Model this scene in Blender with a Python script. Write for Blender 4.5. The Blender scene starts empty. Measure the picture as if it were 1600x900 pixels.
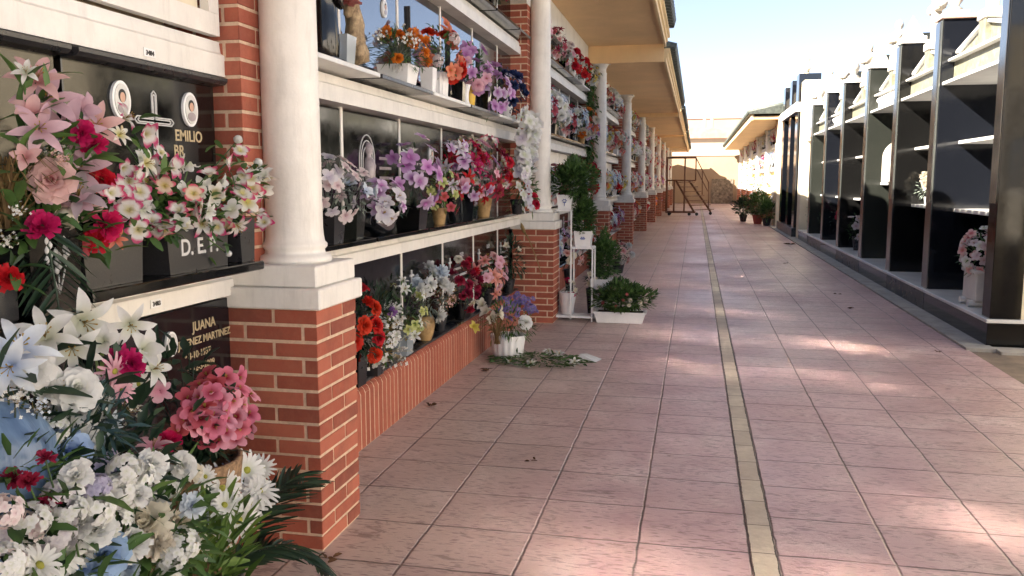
import bpy, math, random
from mathutils import Vector, Matrix, Euler
R = math.radians
PI = math.pi
sc = bpy.context.scene
rng = random.Random(11)

# ------------------------------------------------------------------ camera
PITCH, YAW = R(7.157), R(12.126)
cam = bpy.data.cameras.new('camera')
cam.sensor_width = 36.0
cam.lens = 1330.0 / 1600.0 * 36.0
cam.clip_start = 0.05
cam.clip_end = 2500
camo = bpy.data.objects.new('camera', cam)
camo.location = (0, 0, 1.5)
camo.rotation_euler = (R(90) - PITCH, 0, YAW)
sc.collection.objects.link(camo)
sc.camera = camo

# ------------------------------------------------------------------ sky, sun, exposure
SUN_EL = R(34.5)
SUN_AZ = R(35)                     # light travels towards +X and, by this angle, +Y
to_sun = Vector((-math.cos(SUN_AZ) * math.cos(SUN_EL), -math.sin(SUN_AZ) * math.cos(SUN_EL), math.sin(SUN_EL)))
w = bpy.data.worlds.new('World')
sc.world = w
w.use_nodes = True
nt = w.node_tree
nt.nodes.clear()
sky = nt.nodes.new('ShaderNodeTexSky')
sky.sky_type = 'NISHITA'
sky.sun_disc = False
sky.sun_elevation = SUN_EL
sky.sun_rotation = math.atan2(to_sun.x, to_sun.y)
sky.air_density = 0.5
sky.dust_density = 0.3
sky.ozone_density = 1.0
bg = nt.nodes.new('ShaderNodeBackground')
bg.inputs[1].default_value = 0.053
wo = nt.nodes.new('ShaderNodeOutputWorld')
hsv = nt.nodes.new('ShaderNodeHueSaturation')
hsv.inputs['Saturation'].default_value = 0.72
nt.links.new(sky.outputs[0], hsv.inputs['Color'])
nt.links.new(hsv.outputs[0], bg.inputs[0])
nt.links.new(bg.outputs[0], wo.inputs[0])

sun = bpy.data.lights.new('sun', 'SUN')
sun.energy = 5.0
sun.angle = R(0.53)
sun.color = (1.0, 0.90, 0.77)
suno = bpy.data.objects.new('sun', sun)
suno.rotation_euler = to_sun.to_track_quat('Z', 'Y').to_euler()
suno.location = (-20, -20, 30)
sc.collection.objects.link(suno)

sc.view_settings.view_transform = 'Standard'
sc.view_settings.look = 'None'
sc.view_settings.gamma = 1
sc.view_settings.exposure = 2.65
sc.cycles.use_denoising = True
sc.cycles.max_bounces = 8
sc.cycles.sample_clamp_indirect = 0
sc.cycles.caustics_reflective = True
sc.cycles.blur_glossy = 0.0

# ------------------------------------------------------------------ materials
def _new(name):
    m = bpy.data.materials.new(name)
    m.use_nodes = True
    n = m.node_tree
    return m, n, n.nodes, n.links, n.nodes['Principled BSDF']

def noise(N, L, scale, detail=4, rough=0.6, vec=None, dist=0.0):
    t = N.new('ShaderNodeTexNoise')
    t.inputs['Scale'].default_value = scale
    t.inputs['Detail'].default_value = detail
    t.inputs['Roughness'].default_value = rough
    t.inputs['Distortion'].default_value = dist
    if vec is not None:
        L.new(vec, t.inputs['Vector'])
    return t

def ramp(N, L, src, stops):
    r = N.new('ShaderNodeValToRGB')
    e = r.color_ramp.elements
    while len(e) < len(stops):
        e.new(0.5)
    for i, (p, c) in enumerate(stops):
        e[i].position = p
        e[i].color = (c, c, c, 1) if isinstance(c, (int, float)) else (*c, 1)
    L.new(src, r.inputs[0])
    return r.outputs[0]

def mixc(N, L, fac, a, b, mode='MIX'):
    m = N.new('ShaderNodeMix')
    m.data_type = 'RGBA'
    m.blend_type = mode
    for sock, v in ((m.inputs[0], fac), (m.inputs[6], a), (m.inputs[7], b)):
        if hasattr(v, 'default_value') or hasattr(v, 'is_linked'):
            L.new(v, sock)
        elif isinstance(v, (int, float)):
            sock.default_value = v
        else:
            sock.default_value = (*v, 1)
    return m.outputs[2]

def mth(N, L, op, a, b=None, c=None):
    m = N.new('ShaderNodeMath')
    m.operation = op
    for s, v in zip(m.inputs, (a, b, c)):
        if v is None:
            continue
        if isinstance(v, (int, float)):
            s.default_value = v
        else:
            L.new(v, s)
    return m.outputs[0]

def bump(N, L, P, src, strength, dist=0.01):
    b = N.new('ShaderNodeBump')
    b.inputs['Strength'].default_value = strength
    b.inputs['Distance'].default_value = dist
    L.new(src, b.inputs['Height'])
    L.new(b.outputs[0], P.inputs['Normal'])
    return b

def objco(N):
    return N.new('ShaderNodeTexCoord').outputs['Object']

def rough_mat(name, col, var=0.12, rough=0.7, scale=6, bmp=0.15, spec=0.5, stain=0.0, col2=None, fine=60):
    m, n, N, L, P = _new(name)
    co = objco(N)
    t = noise(N, L, scale, 6, 0.65, co)
    c2 = col2 or tuple(c * (1 - var * 2.2) for c in col)
    c1 = tuple(min(1, c * (1 + var)) for c in col)
    f = ramp(N, L, t.outputs[0], [(0.3, 0.0), (0.7, 1.0)])
    base = mixc(N, L, f, c2, c1)
    if stain:
        g = N.new('ShaderNodeMapping')
        g.inputs['Scale'].default_value = (5, 5, 0.7)
        L.new(co, g.inputs[0])
        s = noise(N, L, 3.0, 5, 0.7, g.outputs[0])
        sf = ramp(N, L, s.outputs[0], [(0.52, 0.0), (0.75, stain)])
        base = mixc(N, L, sf, base, tuple(c * 0.45 for c in col))
    L.new(base, P.inputs['Base Color'])
    P.inputs['Roughness'].default_value = rough
    P.inputs['Specular IOR Level'].default_value = spec
    if bmp:
        t2 = noise(N, L, fine, 4, 0.6, co)
        bump(N, L, P, t2.outputs[0], bmp, 0.01)
    return m

M = {}
M['white_paint'] = rough_mat('white_painted_stone', (0.76, 0.735, 0.69), 0.07, 0.5, 4, 0.15, stain=0.34)
M['cream'] = rough_mat('cream_render', (0.74, 0.59, 0.40), 0.07, 0.8, 3, 0.2, stain=0.15)
M['cream_slab'] = rough_mat('cream_slab', (0.72, 0.64, 0.48), 0.06, 0.75, 4, 0.15, stain=0.2)
M['soffit'] = rough_mat('ochre_soffit', (0.86, 0.60, 0.32), 0.05, 0.8, 1.2, 0.15, stain=0.12)
M['fascia'] = rough_mat('cream_fascia', (0.80, 0.60, 0.34), 0.05, 0.8, 2, 0.1)
M['marble'] = rough_mat('white_marble', (0.70, 0.69, 0.66), 0.05, 0.3, 2.5, 0.03, col2=(0.52, 0.52, 0.51))
M['limestone'] = rough_mat('carved_limestone', (0.58, 0.54, 0.46), 0.12, 0.7, 9, 0.35, col2=(0.38, 0.34, 0.28))
M['olive_stone'] = rough_mat('olive_veined_stone', (0.22, 0.21, 0.15), 0.3, 0.35, 12, 0.05, col2=(0.10, 0.10, 0.07))
M['pink_stone'] = rough_mat('pink_granite', (0.55, 0.36, 0.28), 0.2, 0.3, 60, 0.0)
M['concrete'] = rough_mat('grey_concrete', (0.36, 0.34, 0.31), 0.15, 0.85, 5, 0.3, stain=0.3)
M['mortar'] = rough_mat('pale_mortar', (0.62, 0.45, 0.32), 0.12, 0.9, 30, 0.4)
M['earth'] = rough_mat('dusty_ground', (0.38, 0.33, 0.26), 0.25, 0.95, 0.6, 0.4)
M['brown_paving'] = rough_mat('brown_paving', (0.22, 0.17, 0.13), 0.25, 0.8, 3, 0.4)
M['rust'] = rough_mat('rusty_brown_steel', (0.15, 0.065, 0.035), 0.35, 0.65, 30, 0.2, col2=(0.07, 0.03, 0.02))
M['white_metal'] = rough_mat('white_enamel', (0.8, 0.8, 0.8), 0.04, 0.35, 8, 0.03)
M['plastic_white'] = rough_mat('white_glazed_pot', (0.80, 0.80, 0.80), 0.04, 0.3, 8, 0.02)
M['silver'] = rough_mat('frosted_silver_letters', (0.55, 0.55, 0.55), 0.1, 0.4, 40, 0.0)
M['gold'] = rough_mat('dull_gold_letters', (0.50, 0.40, 0.24), 0.15, 0.4, 40, 0.0)
M['black_ink'] = rough_mat('black_ink', (0.02, 0.02, 0.02), 0.1, 0.6, 10, 0.0)
M['blue_ink'] = rough_mat('blue_motif', (0.05, 0.09, 0.35), 0.1, 0.4, 10, 0.0)
M['skin'] = rough_mat('photo_skin', (0.6, 0.36, 0.26), 0.1, 0.4, 30, 0.0)
M['photo_bg'] = rough_mat('photo_background', (0.62, 0.62, 0.60), 0.1, 0.3, 20, 0.0)
M['photo_grey'] = rough_mat('photo_clothes', (0.35, 0.30, 0.32), 0.15, 0.3, 30, 0.0)
M['soil'] = rough_mat('potting_soil', (0.05, 0.035, 0.025), 0.3, 0.95, 40, 0.5)
M['trunk'] = rough_mat('bleached_driftwood', (0.40, 0.30, 0.18), 0.35, 0.75, 25, 0.7, col2=(0.10, 0.065, 0.035))
M['yellow_pot'] = rough_mat('yellow_pot', (0.75, 0.48, 0.04), 0.08, 0.35, 10, 0.02)
M['amber_pot'] = rough_mat('amber_pot', (0.42, 0.27, 0.12), 0.25, 0.25, 14, 0.02)
M['red_pot'] = rough_mat('terracotta_red_pot', (0.35, 0.07, 0.05), 0.1, 0.5, 10, 0.05)
M['basket'] = rough_mat('woven_brown_basket', (0.28, 0.17, 0.09), 0.3, 0.8, 60, 0.7)
M['roof_tile'] = rough_mat('dark_green_grey_tiles', (0.075, 0.085, 0.07), 0.3, 0.55, 14, 0.3)
M['pink_tile'] = rough_mat('pinkish_clay_tiles', (0.50, 0.28, 0.19), 0.15, 0.8, 2, 0.3)
M['far_wall'] = rough_mat('far_cream_wall', (0.42, 0.33, 0.25), 0.06, 0.85, 0.5, 0.1, stain=0.12)
M['far_pink'] = rough_mat('far_pink_wall', (0.40, 0.25, 0.19), 0.06, 0.85, 0.5, 0.1)
M['ochre_wall'] = rough_mat('ochre_wall', (0.36, 0.26, 0.17), 0.06, 0.85, 0.7, 0.15, stain=0.15)
M['rubble'] = rough_mat('rubble_masonry', (0.26, 0.21, 0.16), 0.35, 0.9, 7, 0.6)
M['window_dark'] = rough_mat('dark_window_glass', (0.03, 0.03, 0.035), 0.1, 0.15, 3, 0.0)

def granite(name, col, speck, rough, ior=1.5, coat=0.0):
    m, n, N, L, P = _new(name)
    co = objco(N)
    v = N.new('ShaderNodeTexVoronoi')
    v.inputs['Scale'].default_value = 260
    L.new(co, v.inputs['Vector'])
    t = noise(N, L, 3, 5, 0.6, co)
    f = ramp(N, L, v.outputs['Distance'], [(0.05, 1.0), (0.35, 0.0)])
    f2 = mth(N, L, 'MULTIPLY', f, t.outputs[0])
    L.new(mixc(N, L, f2, col, speck), P.inputs['Base Color'])
    t3 = noise(N, L, 9, 5, 0.7, co)
    L.new(ramp(N, L, t3.outputs[0], [(0.35, rough), (0.8, min(1, rough + 0.14))]), P.inputs['Roughness'])
    P.inputs['IOR'].default_value = ior
    t4 = noise(N, L, 1.3, 2, 0.5, co)
    bump(N, L, P, t4.outputs[0], 0.05, 0.02)
    return m
M['granite'] = granite('polished_black_granite', (0.005, 0.005, 0.005), (0.035, 0.034, 0.032), 0.06)
M['granite_mirror'] = granite('mirror_polished_granite', (0.012, 0.014, 0.018), (0.06, 0.06, 0.07), 0.012, 3.0)
M['granite_grey'] = granite('grey_green_granite', (0.018, 0.020, 0.017), (0.08, 0.08, 0.07), 0.12)
M['granite_blue'] = granite('bluish_black_granite', (0.006, 0.007, 0.010), (0.03, 0.033, 0.04), 0.04, 1.6)
M['granite_front'] = granite('polished_pilaster_granite', (0.05, 0.055, 0.05), (0.16, 0.16, 0.15), 0.14, 2.8)
_m, _n, _N, _L, _P = _new('polished_steel')
_P.inputs['Base Color'].default_value = (0.46, 0.44, 0.41, 1)
_P.inputs['Metallic'].default_value = 1.0
_P.inputs['Roughness'].default_value = 0.16
M['steel'] = _m
M['granite_dull'] = granite('dull_grey_granite', (0.022, 0.022, 0.025), (0.09, 0.09, 0.09), 0.25)

# bricks: tint from the per-brick value stored on the mesh
def brick_mat():
    m, n, N, L, P = _new('red_brick')
    a = N.new('ShaderNodeAttribute')
    a.attribute_name = 'pt'
    co = objco(N)
    c = ramp(N, L, a.outputs['Fac'], [(0.0, (0.20, 0.048, 0.030)), (0.5, (0.31, 0.074, 0.042)), (1.0, (0.39, 0.110, 0.066))])
    t = noise(N, L, 24, 6, 0.7, co)
    c = mixc(N, L, ramp(N, L, t.outputs[0], [(0.4, 0.0), (0.8, 0.35)]), c, (0.40, 0.16, 0.09))
    t3 = noise(N, L, 3.5, 6, 0.75, co)
    c = mixc(N, L, ramp(N, L, t3.outputs[0], [(0.5, 0.0), (0.72, 0.5)]), c, (0.13, 0.05, 0.035))
    L.new(c, P.inputs['Base Color'])
    P.inputs['Roughness'].default_value = 0.85
    t2 = noise(N, L, 120, 5, 0.7, co)
    bump(N, L, P, t2.outputs[0], 0.5, 0.004)
    return m
M['brick'] = brick_mat()

def paving_mat():
    # stamped concrete slabs: joints every 0.45 m across and 0.405 m along, counted from the pale strip
    m, n, N, L, P = _new('stamped_pink_paving')
    co = objco(N)
    wob = noise(N, L, 9, 3, 0.6, co)
    sep = N.new('ShaderNodeSeparateXYZ')
    L.new(co, sep.inputs[0])
    wv = mth(N, L, 'MULTIPLY', mth(N, L, 'SUBTRACT', wob.outputs[0], 0.5), 0.016)
    x = mth(N, L, 'ADD', sep.outputs[0], wv)
    y = mth(N, L, 'ADD', sep.outputs[1], wv)
    side = mth(N, L, 'GREATER_THAN', x, 0.305)
    off = mth(N, L, 'ADD', mth(N, L, 'MULTIPLY', side, 0.11), 0.25)   # 0.25 left of the strip, 0.36 right of it
    gx = mth(N, L, 'DIVIDE', mth(N, L, 'SUBTRACT', x, off), 0.45)
    gy = mth(N, L, 'DIVIDE', mth(N, L, 'SUBTRACT', y, 3.43), 0.405)
    def dist(g, s):
        f = mth(N, L, 'FRACT', g)
        return mth(N, L, 'MULTIPLY', mth(N, L, 'MINIMUM', f, mth(N, L, 'SUBTRACT', 1.0, f)), s)
    dx = dist(gx, 0.45)
    dy = dist(gy, 0.405)
    lx = mth(N, L, 'SUBTRACT', 1.0, mth(N, L, 'SMOOTH_MIN', mth(N, L, 'DIVIDE', dx, 0.0075), 1.0, 0.2))
    ly = mth(N, L, 'SUBTRACT', 1.0, mth(N, L, 'SMOOTH_MIN', mth(N, L, 'DIVIDE', dy, 0.0075), 1.0, 0.2))
    joint = mth(N, L, 'MAXIMUM', lx, mth(N, L, 'MULTIPLY', ly, 1.0))
    joint = mth(N, L, 'MAXIMUM', joint, 0.0)
    cell = N.new('ShaderNodeCombineXYZ')
    L.new(mth(N, L, 'FLOOR', gx), cell.inputs[0])
    L.new(mth(N, L, 'FLOOR', gy), cell.inputs[1])
    wn = N.new('ShaderNodeTexWhiteNoise')
    wn.noise_dimensions = '3D'
    L.new(cell.outputs[0], wn.inputs[0])
    # slab colour: pink-mauve, worn to beige grey along the left wall
    big = noise(N, L, 0.5, 5, 0.6, co)
    med = noise(N, L, 3.2, 8, 0.72, co)
    base = mixc(N, L, ramp(N, L, med.outputs[0], [(0.3, 0.0), (0.72, 1.0)]), (0.43, 0.265, 0.275), (0.68, 0.50, 0.495))
    leftw = N.new('ShaderNodeMapRange')
    leftw.inputs['From Min'].default_value = -0.35
    leftw.inputs['From Max'].default_value = -1.35
    xn = mth(N, L, 'ADD', sep.outputs[0], mth(N, L, 'MULTIPLY', mth(N, L, 'SUBTRACT', big.outputs[0], 0.5), 1.6))
    L.new(xn, leftw.inputs['Value'])
    base = mixc(N, L, mth(N, L, 'MULTIPLY', leftw.outputs[0], 0.8), base, (0.55, 0.46, 0.385))
    base = mixc(N, L, mth(N, L, 'MULTIPLY', wn.outputs['Value'], 0.42), base, (0.42, 0.28, 0.27))
    # worn pale patches
    worn = noise(N, L, 1.6, 7, 0.75, co, 0.4)
    base = mixc(N, L, ramp(N, L, worn.outputs[0], [(0.52, 0.0), (0.70, 0.6)]), base, (0.74, 0.62, 0.58))
    # slate-like scoring, darker in the scratches
    mp = N.new('ShaderNodeMapping')
    mp.inputs['Scale'].default_value = (5, 13, 5)
    mp.inputs['Rotation'].default_value = (0, 0, 0.35)
    L.new(co, mp.inputs[0])
    sc1 = noise(N, L, 1.0, 9, 0.72, mp.outputs[0], 1.8)
    scr = ramp(N, L, sc1.outputs[0], [(0.36, 1.0), (0.45, 0.0)])
    base = mixc(N, L, mth(N, L, 'MULTIPLY', scr, 0.6), base, (0.13, 0.08, 0.07))
    # a scratchy cut: thin bands of a distorted noise
    sc2 = noise(N, L, 3.2, 4, 0.6, mp.outputs[0], 2.5)
    band = mth(N, L, 'ABSOLUTE', mth(N, L, 'SUBTRACT', sc2.outputs[0], 0.5))
    cut = ramp(N, L, band, [(0.0, 1.0), (0.012, 0.0)])
    cutm = mth(N, L, 'MULTIPLY', cut, ramp(N, L, med.outputs[0], [(0.46, 0.0), (0.56, 0.6)]))
    base = mixc(N, L, cutm, base, (0.14, 0.095, 0.09))
    dirt = noise(N, L, 0.9, 8, 0.8, co, 0.6)
    base = mixc(N, L, ramp(N, L, dirt.outputs[0], [(0.54, 0.0), (0.70, 0.38)]), base, (0.29, 0.215, 0.20))
    # short strokes left by the stamp: stretched cells turned two ways
    for ang, sx_, sy_, th in ((0.5, 11.0, 46.0, 0.16), (-0.6, 10.0, 42.0, 0.15), (1.35, 13.0, 48.0, 0.14)):
        m3 = N.new('ShaderNodeMapping')
        m3.inputs['Rotation'].default_value = (0, 0, ang)
        m3.inputs['Scale'].default_value = (sx_, sy_, 1)
        L.new(co, m3.inputs[0])
        vv = N.new('ShaderNodeTexVoronoi')
        vv.inputs['Scale'].default_value = 1.0
        vv.inputs['Randomness'].default_value = 1.0
        L.new(m3.outputs[0], vv.inputs['Vector'])
        st = ramp(N, L, vv.outputs['Distance'], [(th, 1.0), (th + 0.10, 0.0)])
        st = mth(N, L, 'MULTIPLY', st, ramp(N, L, noise(N, L, 1.7 + ang, 4, 0.7, co).outputs[0], [(0.36, 0.0), (0.52, 0.75)]))
        base = mixc(N, L, st, base, (0.22, 0.145, 0.135))
    # joints: pale grout with black moss stretches
    moss = noise(N, L, 1.9, 6, 0.75, co)
    jcol = mixc(N, L, ramp(N, L, moss.outputs[0], [(0.38, 0.0), (0.54, 1.0)]), (0.27, 0.20, 0.175), (0.045, 0.036, 0.03))
    base = mixc(N, L, joint, base, jcol)
    L.new(base, P.inputs['Base Color'])
    rr = mixc(N, L, ramp(N, L, big.outputs[0], [(0.4, 0.0), (0.62, 1.0)]), (0.30,) * 3, (0.52,) * 3)
    L.new(rr, P.inputs['Roughness'])
    h = mth(N, L, 'SUBTRACT', mth(N, L, 'MULTIPLY', sc1.outputs[0], 0.9), mth(N, L, 'MULTIPLY', joint, 0.9))
    h = mth(N, L, 'SUBTRACT', h, mth(N, L, 'MULTIPLY', cutm, 0.2))
    bump(N, L, P, h, 0.55, 0.012)
    return m
M['paving'] = paving_mat()

def strip_mat():
    m, n, N, L, P = _new('yellow_beige_strip')
    co = objco(N)
    sep = N.new('ShaderNodeSeparateXYZ')
    L.new(co, sep.inputs[0])
    g = mth(N, L, 'DIVIDE', mth(N, L, 'ADD', sep.outputs[1], 0.05), 0.29)
    f = mth(N, L, 'FRACT', g)
    d = mth(N, L, 'MINIMUM', f, mth(N, L, 'SUBTRACT', 1.0, f))
    j = mth(N, L, 'LESS_THAN', d, 0.010)
    ex = mth(N, L, 'ABSOLUTE', mth(N, L, 'SUBTRACT', sep.outputs[0], 0.305))
    e = mth(N, L, 'GREATER_THAN', mth(N, L, 'ADD', ex, mth(N, L, 'MULTIPLY', noise(N, L, 6, 5, 0.8, co).outputs[0], 0.018)), 0.0555)
    j = mth(N, L, 'MAXIMUM', j, e)
    t = noise(N, L, 7, 6, 0.7, co)
    wn = N.new('ShaderNodeTexWhiteNoise')
    wn.noise_dimensions = '1D'
    L.new(mth(N, L, 'FLOOR', g), wn.inputs['W'])
    c = mixc(N, L, ramp(N, L, t.outputs[0], [(0.3, 0), (0.7, 1)]), (0.50, 0.43, 0.33), (0.70, 0.62, 0.49))
    c = mixc(N, L, mth(N, L, 'MULTIPLY', wn.outputs[0], 0.55), c, (0.36, 0.29, 0.24))
    dt = noise(N, L, 2.2, 7, 0.75, co)
    c = mixc(N, L, ramp(N, L, dt.outputs[0], [(0.45, 0.0), (0.7, 0.6)]), c, (0.27, 0.21, 0.175))
    c = mixc(N, L, j, c, (0.07, 0.055, 0.045))
    L.new(c, P.inputs['Base Color'])
    P.inputs['Roughness'].default_value = 0.65
    bump(N, L, P, t.outputs[0], 0.4, 0.01)
    return m
M['strip'] = strip_mat()

def petal_mat(name, a, b, rim=None, trans=0.38):
    # colour runs from the petal's base (a) to its tip (b), the value is stored on the mesh
    m, n, N, L, P = _new('petal_' + name)
    at = N.new('ShaderNodeAttribute')
    at.attribute_name = 'pt'
    stops = [(0.10, a), (0.68, b)]
    if rim:
        stops = [(0.05, a), (0.45, b), (0.62, b), (0.85, rim)]
    c = ramp(N, L, at.outputs['Fac'], stops)
    co = objco(N)
    t = noise(N, L, 4.0, 3, 0.6, co)
    c = mixc(N, L, ramp(N, L, t.outputs[0], [(0.35, 0.0), (0.8, 0.22)]), c, tuple(x * 0.6 for x in b))
    oi = N.new('ShaderNodeObjectInfo')
    hs = N.new('ShaderNodeHueSaturation')
    L.new(mth(N, L, 'ADD', mth(N, L, 'MULTIPLY', oi.outputs['Random'], 0.014), 0.493), hs.inputs['Hue'])
    L.new(mth(N, L, 'ADD', mth(N, L, 'MULTIPLY', oi.outputs['Random'], 0.22), 0.84), hs.inputs['Value'])
    L.new(c, hs.inputs['Color'])
    L.new(hs.outputs[0], P.inputs['Base Color'])
    P.inputs['Roughness'].default_value = 0.6
    P.inputs['Specular IOR Level'].default_value = 0.3
    tr = N.new('ShaderNodeBsdfTranslucent')
    L.new(hs.outputs[0], tr.inputs[0])
    ms = N.new('ShaderNodeMixShader')
    ms.inputs[0].default_value = trans
    L.new(P.outputs[0], ms.inputs[1])
    L.new(tr.outputs[0], ms.inputs[2])
    L.new(ms.outputs[0], N['Material Output'].inputs[0])
    return m

PET = {
 'white': ((0.62, 0.66, 0.50), (0.80, 0.81, 0.80)), 'cream': ((0.70, 0.62, 0.42), (0.78, 0.73, 0.62)),
 'whiteblue': ((0.40, 0.52, 0.75), (0.70, 0.77, 0.84)), 'blue': ((0.16, 0.28, 0.62), (0.38, 0.53, 0.78)),
 'bluepale': ((0.32, 0.45, 0.72), (0.58, 0.68, 0.80)), 'lavender': ((0.36, 0.32, 0.52), (0.55, 0.52, 0.68)),
 'lavwhite': ((0.55, 0.5, 0.62), (0.72, 0.70, 0.74)), 'pinkwhite': ((0.66, 0.48, 0.52), (0.76, 0.68, 0.68)),
 'lavpink': ((0.50, 0.30, 0.36), (0.62, 0.42, 0.50)), 'lavgrey': ((0.44, 0.34, 0.38), (0.54, 0.44, 0.49)),
 'pinkpale': ((0.62, 0.26, 0.26), (0.72, 0.46, 0.46)), 'pinklt': ((0.70, 0.28, 0.40), (0.76, 0.46, 0.55)),
 'pink': ((0.40, 0.012, 0.04), (0.78, 0.36, 0.46)), 'pinkdeep': ((0.34, 0.01, 0.03), (0.70, 0.20, 0.30)),
 'pinkdk': ((0.30, 0.02, 0.03), (0.52, 0.10, 0.13)), 'magenta': ((0.32, 0.006, 0.06), (0.55, 0.012, 0.12)),
 'crimson': ((0.32, 0.005, 0.015), (0.56, 0.012, 0.035)), 'red': ((0.35, 0.005, 0.005), (0.60, 0.018, 0.012)),
 'wine': ((0.16, 0.006, 0.02), (0.34, 0.02, 0.06)), 'coral': ((0.66, 0.12, 0.06), (0.74, 0.26, 0.16)),
 'orange': ((0.60, 0.12, 0.01), (0.76, 0.24, 0.03)), 'yellow': ((0.60, 0.45, 0.05), (0.72, 0.60, 0.14)),
 'lime': ((0.30, 0.36, 0.08), (0.58, 0.62, 0.26)), 'violet': ((0.16, 0.05, 0.30), (0.36, 0.16, 0.50)),
 'aster': ((0.10, 0.06, 0.26), (0.24, 0.20, 0.48)), 'navy': ((0.01, 0.02, 0.06), (0.03, 0.05, 0.14)),
 'mauve': ((0.42, 0.13, 0.42), (0.62, 0.36, 0.66)), 'lilac': ((0.40, 0.14, 0.40), (0.66, 0.52, 0.72)),
 'blush': ((0.62, 0.14, 0.18), (0.78, 0.52, 0.50)), 'salmon': ((0.60, 0.14, 0.12), (0.76, 0.34, 0.30)),
}
RIM = {'whitemag': ((0.60, 0.55, 0.22), (0.80, 0.78, 0.76), (0.55, 0.04, 0.16)),
       'whiteyel': ((0.62, 0.56, 0.16), (0.80, 0.79, 0.72), None),
       'pinkyel': ((0.62, 0.50, 0.14), (0.78, 0.62, 0.50), (0.66, 0.10, 0.18))}
_pm = {}
def petal(c):
    if c not in _pm:
        if c in RIM:
            a, b, r = RIM[c]
            _pm[c] = petal_mat(c, a, b, r)
        else:
            _pm[c] = petal_mat(c, *PET[c])
    return _pm[c]

def leaf_mat(name, a, b, rough=0.5):
    m, n, N, L, P = _new('leaf_' + name)
    at = N.new('ShaderNodeAttribute')
    at.attribute_name = 'pt'
    c = ramp(N, L, at.outputs['Fac'], [(0.0, a), (1.0, b)])
    L.new(c, P.inputs['Base Color'])
    P.inputs['Roughness'].default_value = rough
    tr = N.new('ShaderNodeBsdfTranslucent')
    L.new(c, tr.inputs[0])
    ms = N.new('ShaderNodeMixShader')
    ms.inputs[0].default_value = 0.25
    L.new(P.outputs[0], ms.inputs[1])
    L.new(tr.outputs[0], ms.inputs[2])
    L.new(ms.outputs[0], N['Material Output'].inputs[0])
    return m
M['leaf'] = leaf_mat('mid_green', (0.022, 0.062, 0.018), (0.095, 0.18, 0.045))
M['leaf_dark'] = leaf_mat('dark_green', (0.010, 0.026, 0.016), (0.030, 0.065, 0.032))
M['leaf_bright'] = leaf_mat('bright_green', (0.045, 0.10, 0.018), (0.15, 0.24, 0.045))
M['leaf_grey'] = leaf_mat('grey_green', (0.10, 0.13, 0.11), (0.24, 0.29, 0.24))
M['leaf_teal'] = leaf_mat('teal_green', (0.015, 0.045, 0.05), (0.06, 0.12, 0.13))
M['leaf_dry'] = leaf_mat('dry_straw', (0.12, 0.07, 0.03), (0.32, 0.22, 0.09), 0.8)
M['leaf_blue'] = leaf_mat('blue_black', (0.006, 0.012, 0.03), (0.02, 0.04, 0.08))
M['leaf_brown'] = leaf_mat('dead_brown', (0.05, 0.02, 0.01), (0.14, 0.07, 0.03), 0.9)

def wrap_mat():
    m, n, N, L, P = _new('blue_satin_wrap')
    co = objco(N)
    mp = N.new('ShaderNodeMapping')
    mp.inputs['Scale'].default_value = (9, 9, 1.5)
    L.new(co, mp.inputs[0])
    t = noise(N, L, 1.0, 4, 0.6, mp.outputs[0], 0.5)
    L.new(mixc(N, L, ramp(N, L, t.outputs[0], [(0.35, 0), (0.7, 1)]), (0.07, 0.12, 0.22), (0.20, 0.30, 0.44)), P.inputs['Base Color'])
    P.inputs['Roughness'].default_value = 0.28
    bump(N, L, P, t.outputs[0], 0.5, 0.02)
    return m
M['wrap'] = wrap_mat()

def glass_mat():
    m, n, N, L, P = _new('cloudy_vase_glass')
    P.inputs['Base Color'].default_value = (0.55, 0.62, 0.68, 1)
    P.inputs['Roughness'].default_value = 0.12
    P.inputs['Transmission Weight'].default_value = 0.55
    return m
M['glass'] = glass_mat()

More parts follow.
